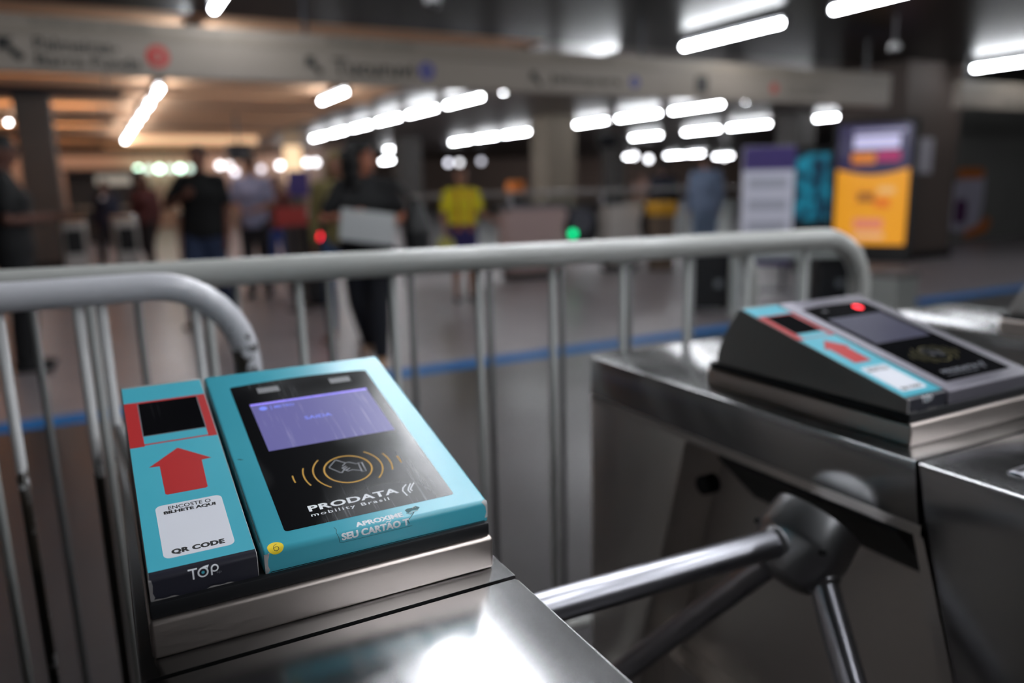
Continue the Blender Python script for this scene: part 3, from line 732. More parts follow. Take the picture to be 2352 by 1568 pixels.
# ------------------------------------------------------------------ people
def remeshed(bm, vox, smooth=2):
    me = bpy.data.meshes.new('tmp'); bmesh.ops.recalc_face_normals(bm, faces=bm.faces); bm.to_mesh(me); bm.free()
    ob = bpy.data.objects.new('tmp', me); COL.objects.link(ob)
    r = ob.modifiers.new('r', 'REMESH'); r.mode = 'VOXEL'; r.voxel_size = vox
    if smooth:
        s = ob.modifiers.new('s', 'SMOOTH'); s.iterations = smooth; s.factor = .5
    dg = bpy.context.evaluated_depsgraph_get(); dg.update()
    out = bpy.data.meshes.new_from_object(ob.evaluated_get(dg))
    bpy.data.objects.remove(ob); bpy.data.meshes.remove(me)
    return out
def limb(bm, pts, rad, seg=14, ref=None):
    """tapered closed limb with rounded ends"""
    pts = [Vector(p) for p in pts]
    rad = [r if isinstance(r, (tuple, list)) else (r, r) for r in rad]
    t0 = (pts[1]-pts[0]).normalized(); t1 = (pts[-1]-pts[-2]).normalized()
    P, Q = [], []
    m0 = min(rad[0]); m1 = min(rad[-1])
    for a in (80, 45, 15): P.append(pts[0]-t0*m0*math.sin(R(a))); Q.append(tuple(r*math.cos(R(a)) for r in rad[0]))
    P += pts; Q += rad
    for a in (15, 45, 80): P.append(pts[-1]+t1*m1*math.sin(R(a))); Q.append(tuple(r*math.cos(R(a)) for r in rad[-1]))
    # refine long spans so the taper is smooth
    tube(bm, P, Q, seg, True, ref=ref)
XR = (1, 0, 0)
def hand(bm, wr, d, n, curl=.5, s=1.):
    """palm, four unequal bent fingers and a thumb from the side of the palm; d = pointing direction, n = palm normal"""
    d = Vector(d).normalized(); n = Vector(n); n = (n-d*n.dot(d)).normalized(); w = d.cross(n).normalized(); wr = Vector(wr)
    limb(bm, [wr, wr+d*.04*s, wr+d*.085*s], [(.026*s, .017*s), (.038*s, .015*s), (.040*s, .013*s)], 12, ref=w)
    for k, L in enumerate((.066, .076, .072, .055)):
        o = (k-1.5)*.0215*s
        p = wr+d*.088*s+w*o; a = curl
        p1 = p+(d*math.cos(a*.6)+n*math.sin(a*.6))*L*.45*s+w*o*.12; p2 = p1+(d*math.cos(a*1.5)+n*math.sin(a*1.5))*L*.32*s; p3 = p2+(d*math.cos(a*2.2)+n*math.sin(a*2.2))*L*.23*s
        limb(bm, [p, p1, p2, p3], [.0092*s, .0088*s, .008*s, .007*s], 8)
    p = wr+d*.025*s-w*.030*s; limb(bm, [p, p-w*.024*s+d*.022*s+n*.006, p-w*.034*s+d*.052*s+n*.016], [.012*s, .0105*s, .009*s], 8)
def person(x, y, rz, H, label, skin, shirt, pants, hair, shoes=(30, 30, 32), arms=None, legs=None, head_turn=0., head_tilt=0., sleeve='short', hair_style='short', skirt=False, girth=1., hem=.86, open_jacket=None, group=None, extra=None):
    k = H/1.75
    t = thing('person', (x, y, 0), label, 'person', group, rz)
    A = dict(R=[(.185, 0, 1.42), (.235, -.02, 1.13), (.24, .05, .88)], L=[(-.185, 0, 1.42), (-.235, -.02, 1.13), (-.24, .05, .88)])
    A.update(arms or {})
    G = dict(R=[(.09, 0, .92), (.10, .02, .49), (.10, -.02, .08)], L=[(-.09, 0, .92), (-.10, .02, .49), (-.10, -.02, .08)])
    G.update(legs or {})
    g = girth
    ms = mat('skin_%d_%d_%d' % skin, skin, rough=.55)
    body = B()
    limb(body, [(0, 0, .90), (0, 0, 1.02), (0, .0, 1.14), (0, .01, 1.30), (0, 0, 1.41), (0, -.005, 1.46)], [(.155*g, .105*g), (.145*g, .10*g), (.135*g, .095*g), (.160*g, .112*g), (.140, .085), (.07, .06)], 20, XR)
    limb(body, [(-.165, 0, 1.425), (.165, 0, 1.425)], [.052, .052], 12)
    limb(body, [(0, -.012, 1.43), (0, .0, 1.53), (0, .012, 1.58)], [.058, .052, .050], 14)
    T = Matrix.Rotation(head_turn, 4, 'Z') @ Matrix.Rotation(head_tilt, 4, 'X')
    hd = B(); hc = Vector((0, .015, 1.635))
    ball(hd, (0, -.008, .022), (.074, .094, .092), 20, 14); ball(hd, (0, .022, -.035), (.058, .068, .075), 18, 12)
    limb(hd, [(0, .085, .012), (0, .102, -.020), (0, .100, -.030)], [.010, .0135, .013], 10)
    ball(hd, (0, .082, -.058), (.024, .014, .008), 10, 8); ball(hd, (0, .080, -.092), (.026, .018, .018), 10, 8)
    for s in (-1, 1): ball(hd, (s*.077, -.008, -.008), (.010, .020, .031), 10, 8)
    for v in hd.verts: v.co = hc+(T @ v.co)
    tmp = bpy.data.meshes.new('h'); hd.to_mesh(tmp); hd.free(); body.from_mesh(tmp); bpy.data.meshes.remove(tmp)
    hands = dict(R=((0, .15, -1), (-1, 0, 0)), L=((0, .15, -1), (1, 0, 0)))
    for s in 'RL':
        sh, el, wr = [Vector(p) for p in A[s][:3]]
        limb(body, [sh, sh.lerp(el, .5), el, el.lerp(wr, .35), wr], [.052, .046, .038, .037, .026], 14)
        d = (wr-el).normalized(); hn = A[s][3] if len(A[s]) > 3 else hands[s][1]
        hand(body, wr, d if len(A[s]) > 3 else hands[s][0], hn, .55)
        hp, kn, an = [Vector(p) for p in G[s]]
        limb(body, [hp, hp.lerp(kn, .5), kn, kn.lerp(an, .35), an], [.088*g, .075*g, .056, .056, .036], 16)
        fd = Vector((.02 if s == 'R' else -.02, .16, 0))
        limb(body, [an+Vector((0, -.03, -.03)), an+fd*.5+Vector((0, 0, -.045)), an+fd+Vector((0, 0, -.055))], [(.034, .036), (.040, .028), (.034, .018)], 12, XR)
    for v in body.verts: v.co *= k
    link_mesh('body', remeshed(body, .0085*k, 2), ms, t, True)
    # eyes
    e = B()
    for s in (-1, 1): ball(e, hc+(T @ Vector((s*.031, .076, .006))), .0115, 10, 8)
    for v in e.verts: v.co *= k
    # two eyes, one part each
    e.free()
    for s in (-1, 1):
        e = B(); ball(e, (hc+(T @ Vector((s*.031, .077, .006))))*k, .011*k, 10, 8); link('eye', e, mat('eye_dark', (28, 20, 18), rough=.2), t, smooth=True)
    # top
    c = B(); gi = g*1.07
    hem = hem if not open_jacket else .80
    limb(c, [(0, 0, hem+.06), (0, 0, 1.02), (0, .0, 1.14), (0, .012, 1.30), (0, 0, 1.405), (0, -.005, 1.455)], [(.172*gi, .122*gi), (.160*gi, .115*gi), (.152*gi, .112*gi), (.172*gi, .126*gi), (.150, .094), (.085, .072)], 22, XR)
    limb(c, [(-.168, 0, 1.425), (.168, 0, 1.425)], [.062, .062], 12)
    for s in 'RL':
        sh, el, wr = [Vector(p) for p in A[s][:3]]
        if sleeve == 'short': limb(c, [sh, sh.lerp(el, .35), sh.lerp(el, .68)], [.064, .062, .062])
        elif sleeve == 'long': limb(c, [sh, sh.lerp(el, .5), el, el.lerp(wr, .5), el.lerp(wr, .93)], [.066, .060, .053, .047, .038])
    for v in c.verts: v.co *= k
    link_mesh('shirt' if not open_jacket else 'jacket', remeshed(c, .011*k, 2), mat('cloth_%d_%d_%d' % shirt, shirt, rough=.85), t, True)
    if open_jacket:
        c = B(); limb(c, [(0, .095, .92), (0, .11, 1.15), (0, .125, 1.32), (0, .09, 1.42)], [(.06, .035), (.062, .03), (.065, .028), (.05, .03)], 14, XR)
        for v in c.verts: v.co *= k
        link_mesh('undershirt', remeshed(c, .011*k, 1), mat('cloth_%d_%d_%d' % open_jacket, open_jacket, rough=.85), t, True)
    # trousers or skirt
    c = B(); 
    limb(c, [(0, 0, .86), (0, 0, .95), (0, 0, 1.0)], [(.165*g, .118*g), (.166*g, .118*g), (.155*g, .112*g)], 20, XR)
    for s in 'RL':
        hp, kn, an = [Vector(p) for p in G[s]]
        if skirt: limb(c, [hp+Vector((0, 0, .02)), hp.lerp(kn, .5), kn.lerp(hp, .12)], [.11, .115, .10], 16)
        else: limb(c, [hp, hp.lerp(kn, .5), kn, kn.lerp(an, .4), an.lerp(kn, .06)], [.102*g, .090*g, .070*g, .068*g, .056*g], 16)
    for v in c.verts: v.co *= k
    link_mesh('skirt' if skirt else 'trousers', remeshed(c, .011*k, 2), mat('cloth_%d_%d_%d' % pants, pants, rough=.85), t, True)
    for s in 'RL':
        an = Vector(G[s][2]); c = B(); fd = Vector((.02 if s == 'R' else -.02, .175, 0))
        limb(c, [an+Vector((0, -.035, -.036)), an+fd*.5+Vector((0, 0, -.047)), an+fd+Vector((0, 0, -.054))], [(.042, .042), (.048, .032), (.040, .024)], 14, XR)
        for v in c.verts: v.co *= k
        for v in c.verts: v.co.z = max(v.co.z, .002)
        link('shoe', c, mat('shoe_%d_%d_%d' % shoes, shoes, rough=.6), t, smooth=True)
    if hair:
        c = B()
        if hair_style == 'short':
            ball(c, (0, -.018, .044), (.081, .096, .082), 20, 14); ball(c, (0, -.055, -.005), (.070, .055, .07), 16, 10)
        elif hair_style == 'long':
            ball(c, (0, -.018, .042), (.084, .100, .086), 20, 14)
            limb(c, [(0, -.06, .02), (0, -.085, -.10), (0, -.085, -.26)], [(.085, .05), (.09, .045), (.07, .035)], 16, XR)
            for s in (-1, 1): limb(c, [(s*.078, -.01, .02), (s*.085, -.01, -.09), (s*.075, .0, -.22)], [(.02, .04), (.024, .04), (.018, .03)], 10)
        elif hair_style == 'curly':
            rr = random.Random(3)
            ball(c, (0, -.022, .045), (.086, .10, .09), 20, 14)
            for i in range(150):
                a = rr.uniform(R(25), R(335)); z = rr.uniform(-.24, .12); q = .115+.030*math.cos(z*9) if z < .05 else .085
                ball(c, (q*math.sin(a)*.98, -.012+q*.95*math.cos(a), z), rr.uniform(.024, .036), 8, 6)
            for v in list(c.verts):
                if v.co.y > .03 and v.co.z < .05: v.co.y = .03-(v.co.y-.03)*.2
        elif hair_style == 'bun':
            ball(c, (0, -.018, .044), (.081, .096, .082), 20, 14); ball(c, (0, -.10, .07), (.04, .04, .04), 12, 8)
        for v in c.verts: v.co = (hc+(T @ v.co))*k
        link_mesh('hair', remeshed(c, .009*k, 1), mat('hair_%d_%d_%d' % hair, hair, rough=.6), t, True)
    return t, k
def place(t, p):
    """point in a person's frame -> world"""
    a = t.rotation_euler[2]; c, s = math.cos(a), math.sin(a)
    return Vector((t.location.x+p[0]*c-p[1]*s, t.location.y+p[0]*s+p[1]*c, p[2]))
TO, RIGHT, AWAY, LEFT = R(152), R(-118), R(-28), R(62)
DARKSKIN, MIDSKIN, PALESKIN = (112, 74, 58), (150, 104, 82), (178, 130, 108)
WALK = dict(R=[(.09, 0, .92), (.09, .16, .52), (.085, .22, .09)], L=[(-.09, 0, .92), (-.095, .03, .49), (-.09, -.30, .14)])
WALK2 = dict(L=[(-.09, 0, .92), (-.09, .16, .52), (-.085, .22, .09)], R=[(.09, 0, .92), (.095, .03, .49), (.09, -.30, .14)])
# man in black at the far left, looking at a phone
m1, k1 = person(-.55, 6.92, RIGHT+R(25), 1.75, 'person in black clothes standing at the far left edge, holding a phone at chest height', (96, 60, 48), (12, 12, 14), (13, 13, 16), (14, 12, 12), arms=dict(R=[(.185, 0, 1.42), (.22, .02, 1.14), (.06, .28, 1.16), (-.3, 0, 1)], L=[(-.185, 0, 1.42), (-.22, .02, 1.14), (-.05, .27, 1.15), (.3, 0, 1)]), head_tilt=R(-18), girth=1.18)
def phone(t, p, label, rz):
    o = link('mobile_phone', nbox(-.037, .037, -.005, .005, -.075, .075, bev=.004), M_BLACK); o.location = place(t, p); o.rotation_euler = (R(-40), 0, rz); tag(o, label, 'phone')
    link('screen', nbox(-.033, .033, .0045, .0056, -.070, .070), mat('phone_screen', (60, 62, 70), rough=.15), o)
phone(m1, (.0, .42, 1.20), 'dark mobile phone in the hands of the person at the far left', m1.rotation_euler[2])
person(.25, 16.04, TO, 1.56, 'person in an open dark blue jacket over a white top, beside the left pillar', DARKSKIN, (30, 36, 56), (20, 20, 26), (16, 14, 14), sleeve='long', open_jacket=(190, 190, 196), legs=WALK, girth=1.3)
person(.81, 14.58, TO, 1.62, 'person in dark maroon top and black trousers left of the one in black t-shirt', DARKSKIN, (74, 36, 38), (16, 16, 22), (40, 22, 18), sleeve='long', hair_style='long', legs=WALK2, girth=1.2)
person(.97, 8.26, TO, 1.76, 'person in a loose black t-shirt and jeans with one hand on the chest', (120, 76, 60), (14, 14, 15), (44, 56, 84), (30, 20, 16), arms=dict(R=[(.19, 0, 1.42), (.34, .06, 1.16), (.08, .26, 1.26), (0, -.3, 1)]), girth=1.25, legs=WALK)
person(1.76, 10.04, TO, 1.74, 'person in a pale lavender t-shirt looking down at something in the hands', MIDSKIN, (150, 150, 178), (50, 48, 52), (24, 20, 20), arms=dict(R=[(.185, 0, 1.42), (.23, .0, 1.14), (.08, .24, 1.08), (-.3, 0, 1)], L=[(-.185, 0, 1.42), (-.23, .0, 1.14), (-.06, .24, 1.08), (.3, 0, 1)]), head_tilt=R(-22))
person(2.32, 11.47, TO+R(25), 1.52, 'shorter person in dark red top and blue jeans beside the one in lavender', MIDSKIN, (92, 48, 44), (44, 72, 140), (60, 34, 24), arms=dict(R=[(.185, 0, 1.42), (.25, .04, 1.18), (.10, .20, 1.32), (-.3, 0, 1)]), hair_style='long', legs=WALK2)
ww, kw = person(1.79, 5.65, TO, 1.64, 'walking person with long curly black hair, black t-shirt, black trousers and a grey folder', (158, 98, 74), (13, 13, 15), (15, 16, 24), (13, 12, 12), shoes=(168, 130, 100), hair_style='curly', head_turn=R(72), arms=dict(R=[(.185, 0, 1.42), (.33, .06, 1.16), (.08, .27, 1.20), (0, -.3, 1)], L=[(-.185, 0, 1.42), (-.29, -.03, 1.17), (-.22, .22, 1.13), (.3, 0, 1)]), legs=dict(R=[(.09, 0, .92), (.10, -.02, .50), (.07, -.26, .12)], L=[(-.09, 0, .92), (-.09, .10, .50), (-.085, .12, .08)]), girth=1.22)
fo = link('folder', nbox(-.19, .19, -.012, .012, -.11, .11, bev=.006), mat('pale_grey_card', (176, 178, 178), rough=.6)); fo.location = place(ww, (-.07, .335, 1.05)); fo.rotation_euler = (0, R(-8), ww.rotation_euler[2]); tag(fo, 'pale grey folder held at the waist of the person with curly hair', 'folder')
bg = B(); limb(bg, [(0, 0, -.20), (0, 0, -.02), (0, 0, .16)], [(.09, .15), (.10, .16), (.06, .11)], 18, XR)
bgo = link_mesh('shoulder_bag', remeshed(bg, .012, 2), M_BLACK, None, True); bgo.location = place(ww, (-.37, -.02, 1.02)); bgo.rotation_euler = (0, 0, ww.rotation_euler[2]); tag(bgo, 'black shoulder bag hanging from the arm of the person with curly hair', 'bag')
b = B(); sp = [(0, .03, .15), (.04, .08, .24), (.11, .09, .33), (.16, .05, .36), (.13, -.06, .30), (.04, -.07, .2), (0, -.03, .15)]; tube(b, sp, .012, 8); link('strap', b, M_BLACK, bgo, smooth=True)
person(1.93, 6.86, TO, 1.64, 'person with olive clothing and blue jeans walking close behind the one with curly hair', MIDSKIN, (120, 108, 66), (52, 74, 108), (118, 102, 62), shoes=(120, 86, 66), hair_style='long', legs=WALK, sleeve='long', girth=.88)
yw, ky = person(3.74, 8.21, TO+R(18), 1.52, 'person in a bright yellow t-shirt with orange stripes and a dark purple skirt', MIDSKIN, (236, 220, 40), (52, 44, 96), (96, 60, 42), skirt=True, hem=1.0, hair_style='bun', arms=dict(R=[(.185, 0, 1.42), (.25, .0, 1.14), (.24, .12, .92)], L=[(-.185, 0, 1.42), (-.26, .02, 1.16), (-.40, .14, 1.06), (.3, 0, 1)]), girth=1.15)
for s in (-1, 1):
    b = B(); limb(b, [(s*.075, .118, .94), (s*.075, .128, 1.14), (s*.075, .142, 1.30), (s*.075, .10, 1.40), (s*.07, .02, 1.475)], [(.028, .012)]*5, 12, XR)
    for v in b.verts: v.co *= ky
    link('orange_stripe', b, mat('orange_stripe', (206, 120, 40), rough=.8), yw, smooth=True)
b = B(); limb(b, [(0, 0, -.16), (0, 0, 0), (0, 0, .13)], [(.12, .05), (.12, .06), (.09, .03)], 14, XR)
yb = link_mesh('carrier_bag', remeshed(b, .012, 1), mat('pale_yellow_bag', (196, 190, 96), rough=.6), None, True); yb.location = place(yw, (.225, .115, .585)); yb.rotation_euler = (0, 0, yw.rotation_euler[2]); tag(yb, 'pale yellow carrier bag hanging from the hand of the person in yellow', 'bag')
b = B(); tube(b, [(-.05, 0, .12), (-.03, 0, .20), (.03, 0, .20), (.05, 0, .12)], .006, 8); link('handle', b, mat('pale_yellow_bag', None), yb, smooth=True)
person(8.3, 9.23, AWAY, 1.73, 'person in a grey blue shirt and light blue trousers seen from behind', MIDSKIN, (112, 126, 152), (110, 126, 150), (22, 20, 20), sleeve='long', girth=1.25)
person(8.55, 10.55, AWAY, 1.66, 'person in dark clothes just left of the one in the grey blue shirt', DARKSKIN, (26, 28, 42), (22, 22, 28), (16, 14, 14), sleeve='long', girth=1.1)
person(11.35, 14.77, TO, 1.55, 'dark haired person far behind the long handrail', DARKSKIN, (150, 120, 110), (30, 30, 34), (16, 14, 14), girth=1.1)

# ------------------------------------------------------------------ things in the hall
def steel_box(bm, x0, x1, y0, y1, z0, z1, r=.04): return prism(bm, rrect(x0, x1, z0, z1, r), y0, y1, axis='Y')
# far fare gates seen from the side, with a handrail behind
M_GATE = mat('pale_gate_panel', (205, 198, 192), rough=.4)
M_GATE2 = mat('pinkish_gate_panel', (198, 172, 168), rough=.4)
def fare_gate(x0, x1, y, mp, label, led):
    t = thing('fare_gate', (x0, y, 0), label, 'fare gate', 'far fare gates'); w = x1-x0
    link('cabinet', prism(B(), rrect(.05, w-.05, .1, .98, .12), 0, .26, axis='Y'), mp, t)
    link('base', nbox(.1, w-.1, .02, .24, 0, .1), M_BLACK, t)
    link('top_rail', prism(B(), [(.0, .985), (w, .985), (w, 1.03), (0, 1.03)], -.01, .27, axis='Y'), M_CHROME, t)
    b = lathe(B(), [(-.012, 0), (-.012, .30), (.28, .30), (.28, 0)], (w+.18, 0, .68), (0, 1, 0), 36); autosmooth(link('end_drum', b, M_RUBBER, t))
    b = lathe(B(), [(-.02, 0), (-.02, .20), (-.012, .20), (-.012, 0)], (w+.18, 0, .78), (0, 1, 0), 28); link('drum_window', b, mat('drum_window', (96, 96, 104), rough=.2), t)
    if led:
        b = B(); ball(b, (w+.02, -.02, .60), .052, 14, 10); link('signal_lamp', b, mat('signal_'+led[0], lincol=led[1], emit=led[2]), t, smooth=True)
    return t
fare_gate(5.0, 6.10, 9.6, M_GATE2, 'far fare gate with a pinkish panel and a green signal lamp', ('green', (.0, .62, .22), 3.))
fare_gate(6.72, 7.45, 9.6, M_GATE, 'far fare gate with a pale panel, to the right of the green lamp', None)
def post_gate(x, y, label, m, led=None):
    t = thing('fare_gate', (x, y, 0), label, 'fare gate', 'far fare gates')
    link('cabinet', nbox(-.14, .14, 0, 1.1, .06, .98, bev=.03), m, t); link('base', nbox(-.1, .1, .05, 1.05, 0, .06), M_BLACK, t)
    link('top_cover', nbox(-.15, .15, -.01, 1.11, .98, 1.02, bev=.01), M_STEEL, t)
    link('reader_face', nbox(-.1, .1, -.012, 0.0, .60, .9), M_BLACK, t)
    if led:
        b = B(); ball(b, (.0, -.02, .80), .042, 14, 10); link('signal_lamp', b, mat('signal_'+led[0], lincol=led[1], emit=led[2]), t, smooth=True)
    return t
post_gate(2.20, 8.75, 'dark far fare gate with a red signal lamp, left of the person with curly hair', mat('dark_gate', (44, 44, 46), rough=.4), ('red', (.8, .012, .03), 6.))
post_gate(.36, 11.0, 'grey far fare gate between the person in the black t-shirt and the left pillar', M_STEELSIDE)
post_gate(-.22, 11.0, 'grey far fare gate in front of the left pillar', M_STEELSIDE)
post_gate(1.35, 12.9, 'far fare gate seen past the shoulder of the person in the black t-shirt', M_STEELSIDE)
post_gate(3.0, 11.5, 'far fare gate between the curly haired person and the person in yellow', M_STEELSIDE)
rd = thing('red_notice', (1.92, 8.68, 0), 'red notice on a thin stand above the dark fare gate', 'notice')
link('panel', nbox(-.17, .17, 0, .02, .93, 1.13), mat('notice_red', (186, 62, 56), rough=.5), rd); link('stand', nbox(-.015, .015, .02, .05, 0, 1.1), M_HOUSING, rd)
link('foot', nbox(-.12, .12, -.12, .06, 0, .015), M_HOUSING, rd)
hr = thing('handrail', (3.7, 9.95, 0), 'long glazed handrail running behind the far fare gates', 'handrail')
b = B(); tube(b, [(0, 0, 1.19), (6.4, 0, 1.19)], .03, 14); link('rail', b, mat('rail_grey', (150, 146, 144), rough=.35), hr, smooth=True)
for px_ in (0, 1.6, 3.2, 4.8, 6.4): link('post', tube(B(), [(px_, 0, 0), (px_, 0, 1.18)], .022, 10), M_CHROME, hr, smooth=True)
M_PANE = mat('clear_pane', (225, 232, 230), rough=.03, trans=1.)
bsdf(M_PANE).inputs['IOR'].default_value = 1.1
for px_ in (0, 1.6, 3.2, 4.8): link('pane', nbox(px_+.04, px_+1.56, -.004, .004, .12, 1.12), M_PANE, hr)
yk = thing('yellow_bin', (7.55, 9.35, 0), 'small yellow topped bin by the right end of the fare gates', 'bin')
link('bin_body', nbox(-.16, .16, -.14, .14, 0, .82, bev=.02), mat('brown_bin', (104, 88, 74), rough=.6), yk); link('bin_top', nbox(-.18, .18, -.16, .16, .82, 1.02, bev=.03), mat('bin_yellow', (206, 150, 30), rough=.5), yk)
ob_ = thing('orange_bin', (7.85, 14.5, 0), 'small orange bin standing far behind the handrail', 'bin')
link('bin_body', nbox(-.14, .14, -.12, .12, 0, 1.1, bev=.02), mat('dark_bin', (50, 46, 44), rough=.6), ob_); link('bin_top', nbox(-.16, .16, -.14, .14, 1.1, 1.38, bev=.04), mat('bin_orange', (216, 120, 40), rough=.5), ob_)
# purple and white information board
ib = thing('information_board', (7.03, 6.75, 0), 'white information board with purple top and bottom bands', 'board', None, math.atan2(-.27, .49))
link('panel', nbox(-.30, .30, 0, .05, .30, 1.69, bev=.008), mat('board_white', (200, 200, 214), rough=.4, emit=.16), ib)
link('top_band', nbox(-.302, .302, -.003, .0, 1.42, 1.685), mat('board_purple', (74, 58, 124), rough=.4), ib)
link('bottom_band', nbox(-.302, .302, -.003, .0, .305, .46), mat('board_purple_dark', (48, 38, 92), rough=.4), ib)
for z in (1.2, .95, .7): link('text_block', nbox(-.24, .22, -.002, .0, z, z+.14), mat('board_greyed', (168, 170, 184), rough=.5, emit=.12), ib)
for s in (-1, 1): link('stand_leg', nbox(s*.22-.02, s*.22+.02, .005, .045, 0, .31), M_HOUSING, ib)
link('stand_foot', nbox(-.28, .28, -.12, .17, 0, .018), M_HOUSING, ib)
# low white rail with posts in front of it
lr = thing('low_rail', (5.46, 5.62, 0), 'low white rail with thick posts behind the long barrier, on the right', 'rail', None, math.atan2(-.53, 1.05))
M_POST = mat('white_post', (176, 180, 176), rough=.45)
L_ = math.hypot(1.05, .53)
for q in (0, .56, 1.0): link('post', nbox(q*L_-.045, q*L_+.045, -.045, .045, 0, .66, bev=.01), M_POST, lr)
link('cross_rail', nbox(-.05, L_+.05, -.02, .02, .56, .62, bev=.008), M_POST, lr)
gb = thing('grey_box', (6.42, 4.62, 0), 'light grey box on the floor right of the barrier end', 'box')
link('box_body', nbox(-.16, .16, -.16, .16, 0, .42, bev=.015), mat('box_grey', (150, 152, 148), rough=.6), gb); link('box_lid', nbox(-.17, .17, -.17, .17, .42, .46, bev=.008), mat('box_lid', (98, 92, 92), rough=.6), gb)
def suitcase(x, y, w, h, label):
    t = thing('black_case', (x, y, 0), label, 'case', None, R(-28))
    link('shell', nbox(-w/2, w/2, -.13, .13, .04, h, bev=.03), mat('case_black', (16, 17, 20), rough=.5), t)
    for s in (-1, 1): link('wheel', tube(B(), [(s*(w/2-.05), -.03, .025), (s*(w/2-.05), .03, .025)], .025, 12), M_RUBBER, t)
    b = B(); tube(b, [(-.07, 0, h-.005), (-.07, 0, h+.04), (.07, 0, h+.04), (.07, 0, h-.005)], .01, 8); link('handle', b, M_RUBBER, t, smooth=True)
    link('white_mark', nbox(.02, .09, -.1325, -.1315, h*.42, h*.42+.07), mat('case_mark', (120, 124, 128), rough=.5), t)
suitcase(5.50, 6.02, .40, .62, 'black case with a small white mark, left of the low white rail')
suitcase(6.55, 5.42, .34, .58, 'black case behind the bend of the long barrier')
# blue screen
ts = thing('display_screen', (9.15, 7.95, 0), 'dark screen with teal and blue picture between the information board and the yellow advert', 'screen', None, math.atan2(-.37, .28)*.6)
link('casing', nbox(-.27, .27, 0, .12, .25, 1.75, bev=.01), M_BLACK, ts); link('base', nbox(-.22, .22, -.1, .2, 0, .25), M_BLACK, ts)
def teal_screen():
    m = mat('teal_picture', lincol=(.01, .02, .03), rough=.2); v = coords(m)
    c = ramp(m, noise(m, v, 5, 2, .5), .42, .6, (.006, .012, .03, 1), (.01, .20, .30, 1))
    lk(m, c, bsdf(m).inputs['Emission Color']); bsdf(m).inputs['Emission Strength'].default_value = .8; return m
link('picture', nbox(-.24, .24, -.004, 0, .72, 1.66), teal_screen(), ts)
# yellow advert totem
tx0, ty0, tx1, ty1 = 10.36, 8.62, 10.98, 7.62
TL = math.hypot(tx1-tx0, ty1-ty0)
ad = thing('advert_totem', (tx0, ty0, 0), 'tall black advert totem with a glowing yellow poster under a dark purple top', 'advert', None, math.atan2(ty1-ty0, tx1-tx0))
link('casing', nbox(0, TL, 0, .10, 0, 2.16, bev=.015), M_BLACK, ad)
def glow(name, c, e): return mat(name, lincol=c, rough=.25, emit=e)
link('poster_yellow', nbox(.06, TL-.10, -.006, 0, .28, 1.44), glow('poster_yellow', (.60, .25, .018), .85), ad)
link('poster_top', nbox(.06, TL-.10, -.006, 0, 1.44, 2.10), glow('poster_navy', (.020, .016, .05), .9), ad)
b = B(); pts = [(.06, 1.44)]+[(.06+(TL-.16)*i/12, 1.44-.10*math.sin(math.pi*i/12)) for i in range(1, 12)]+[(TL-.10, 1.44)]
link('poster_curve', prism(B(), pts, -.0075, -.0055, axis='Y'), glow('poster_navy', (.020, .016, .05), .9), ad)
for nm, r, c, e in (('poster_headline', (.28, .92, 1.74, 1.93), (.42, .40, .60), .9), ('poster_strapline', (.26, 1.0, 1.97, 2.03), (.20, .19, .30), .9), ('poster_orange_word', (.26, .60, 1.52, 1.68), (.55, .16, .01), .7), ('poster_magenta_word', (.62, .94, 1.55, 1.70), (.34, .012, .10), .7),
        ('poster_brown_figure', (.36, .62, .92, 1.10), (.30, .11, .02), .8), ('poster_pale_patch', (.66, .90, 1.06, 1.16), (.62, .36, .14), .8), ('poster_orange_patch', (.62, .84, .84, 1.0), (.55, .14, .02), .8), ('poster_pink_patch', (.34, .76, .52, .68), (.55, .18, .12), .8), ('poster_white_text', (.36, .78, .38, .46), (.62, .34, .20), .8)):
    b = prism(B(), rrect(*r, .02), -.0095, -.007, axis='Y'); link(nm, b, glow(nm, c, e), ad)
# notice on the pillar, cut-out sign on the side wall
nt = link('paper_notice', nbox(-.17, .17, -.006, 0, -.27, .27), mat('paper', (170, 166, 176), rough=.7)); nt.location = (11.62, 7.945, 1.62); tag(nt, 'white paper notice stuck on the big brown pillar', 'notice')
co = thing('cutout_sign', (15.5, 9.585, .78), 'white sign with orange and dark purple shapes on the dark wall at the right', 'sign')
link('board', prism(B(), [(-.50, -.55), (-.64, .0), (-.52, .38), (-.08, .52), (.44, .50), (.46, .05), (.40, -.45), (.08, -.62)], -.012, 0, axis='Y'), mat('cutout_white', (186, 182, 200), rough=.5), co)
link('orange_cap', prism(B(), rrect(-.46, .40, .46, .66, .09), -.022, -.012, axis='Y'), mat('cutout_orange', (196, 110, 40), rough=.5), co)
link('orange_base', prism(B(), [(-.08, -.72), (.62, -.62), (.80, -.42), (.62, -.30), (.38, -.46), (-.03, -.56)], -.022, -.012, axis='Y'), mat('cutout_orange', None), co)
link('purple_shape', prism(B(), rrect(-.44, -.08, -.42, .06, .1), -.022, -.012, axis='Y'), mat('cutout_purple', (84, 30, 84), rough=.5), co)
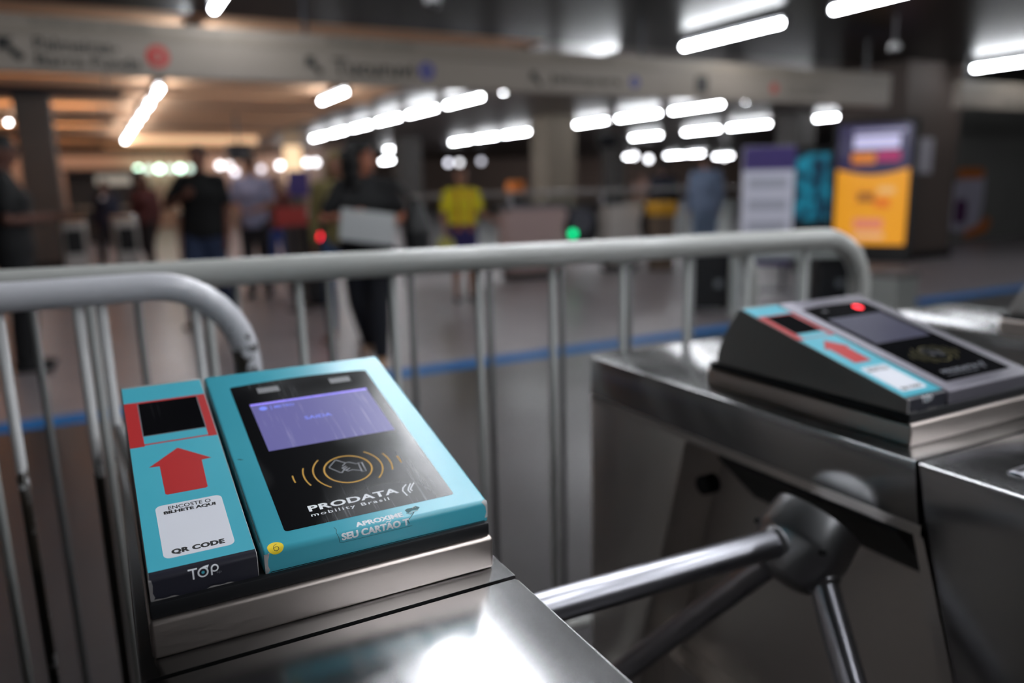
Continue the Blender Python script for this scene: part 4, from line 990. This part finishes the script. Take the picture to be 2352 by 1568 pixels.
# dark hanging speaker, screen and purple sign at the back left
hs = thing('hanging_speaker', (3.17, 19.31, 2.19), 'black loudspeaker hanging under the tan ceiling', 'speaker')
link('case', nbox(-.26, .26, -.15, .15, -.2, .2, bev=.03), M_BLACK, hs); link('rod', tube(B(), [(0, 0, .2), (0, 0, .86)], .02, 8), M_HOUSING, hs); link('grille', nbox(-.22, .22, -.156, -.15, -.16, .16), M_HOUSING, hs)
hm = thing('hanging_screen', (11.9, 17.0, 2.36), 'black hanging screen just right of the beige brown pillar', 'screen')
link('case', nbox(-.28, .28, -.06, .06, -.18, .18, bev=.01), M_BLACK, hm); link('rod', tube(B(), [(0, 0, .18), (0, 0, .67)], .02, 8), M_HOUSING, hm); link('glass', nbox(-.25, .25, -.064, -.06, -.15, .15), M_GLASS2, hm)
ps = thing('purple_sign', (3.83, 16.48, 0), 'dark purple sign on a post left of the person with olive clothing', 'sign')
link('panel', nbox(-.22, .22, -.02, .02, 1.18, 1.70, bev=.005), mat('sign_purple', (50, 36, 104), rough=.5), ps); link('post', tube(B(), [(0, .04, 0), (0, .04, 1.6)], .025, 10), M_HOUSING, ps)
link('foot', nbox(-.15, .15, -.1, .18, 0, .02), M_HOUSING, ps)
for i, (yy, what) in enumerate(((13.4, 'nearest'), (18.2, 'middle'), (23.4, 'farthest'), (29.0, 'backmost'))):  # added uplights, their lamps hidden from view, to warm the ceiling
    ut = thing('added_uplight', (-.6, yy, 2.72), 'dark trough with an added hidden lamp warming the tan ceiling, the %s one' % what, 'uplight', 'added warm uplights')
    link('trough', prism(B(), [(-.16, .1), (-.10, 0), (.10, 0), (.16, .1), (.13, .1), (.09, .03), (-.09, .03), (-.13, .1)], -4.6, 1.2), M_HOUSING, ut)
    link('added_strip', nbox(-4.5, 1.1, -.05, .05, .032, .05), mat('added_warm_strip', lincol=(1., .62, .34), emit=12.), ut)
    for hx in (-4, -1.5, 1): link('rod', tube(B(), [(hx, 0, .03), (hx, 0, .325)], .012, 8), M_HOUSING, ut)
ww_ = thing('added_wall_lamp', (.5, 33.0, 2.78), 'long added strip lamp, hidden from view, brightening the back wall below the tan ceiling', 'uplight')  # added lamp strip, unseen behind its shade, to brighten the wall
link('shade', nbox(-7.5, 7.5, -.06, -.04, -.06, .16), M_HOUSING, ww_); link('added_strip', nbox(-7.4, 7.4, -.038, .0, 0, .06), mat('added_wall_strip', lincol=(1., .70, .50), emit=12.), ww_)
for hx in (-7, 0, 7): link('rod', tube(B(), [(hx, -.05, .16), (hx, -.05, .27)], .012, 8), M_HOUSING, ww_)
wc = thing('lit_column', (7.1, 31.0, 0), 'warm glowing column at the back of the hall', 'lit column')
link('glow_panel', nbox(-.30, .30, -.01, .3, 1.6, 2.95), mat('warm_panel', lincol=(.95, .66, .40), emit=1.1), wc); link('column_base', nbox(-.32, .32, 0, .3, 0, 1.6), M_PILLAR_B, wc)
kb = thing('kiosk', (-.3, 24.0, 0), 'low dark kiosk with a pale lit fascia at the back left', 'kiosk')
link('kiosk_body', nbox(-.2, 1.6, 0, 2.0, 0, 1.86), mat('kiosk_dark', (46, 42, 40), rough=.6), kb); link('fascia', nbox(.5, 1.35, -.03, 0, 1.55, 1.8), mat('fascia_pale', lincol=(.42, .38, .32), emit=.5), kb); link('counter', nbox(-.2, 1.6, -.4, 0, .9, .98), M_PILLAR_B, kb)
link('kiosk_roof', nbox(-.25, 1.65, -.5, 2.1, 1.86, 1.95), M_BLACK, kb)
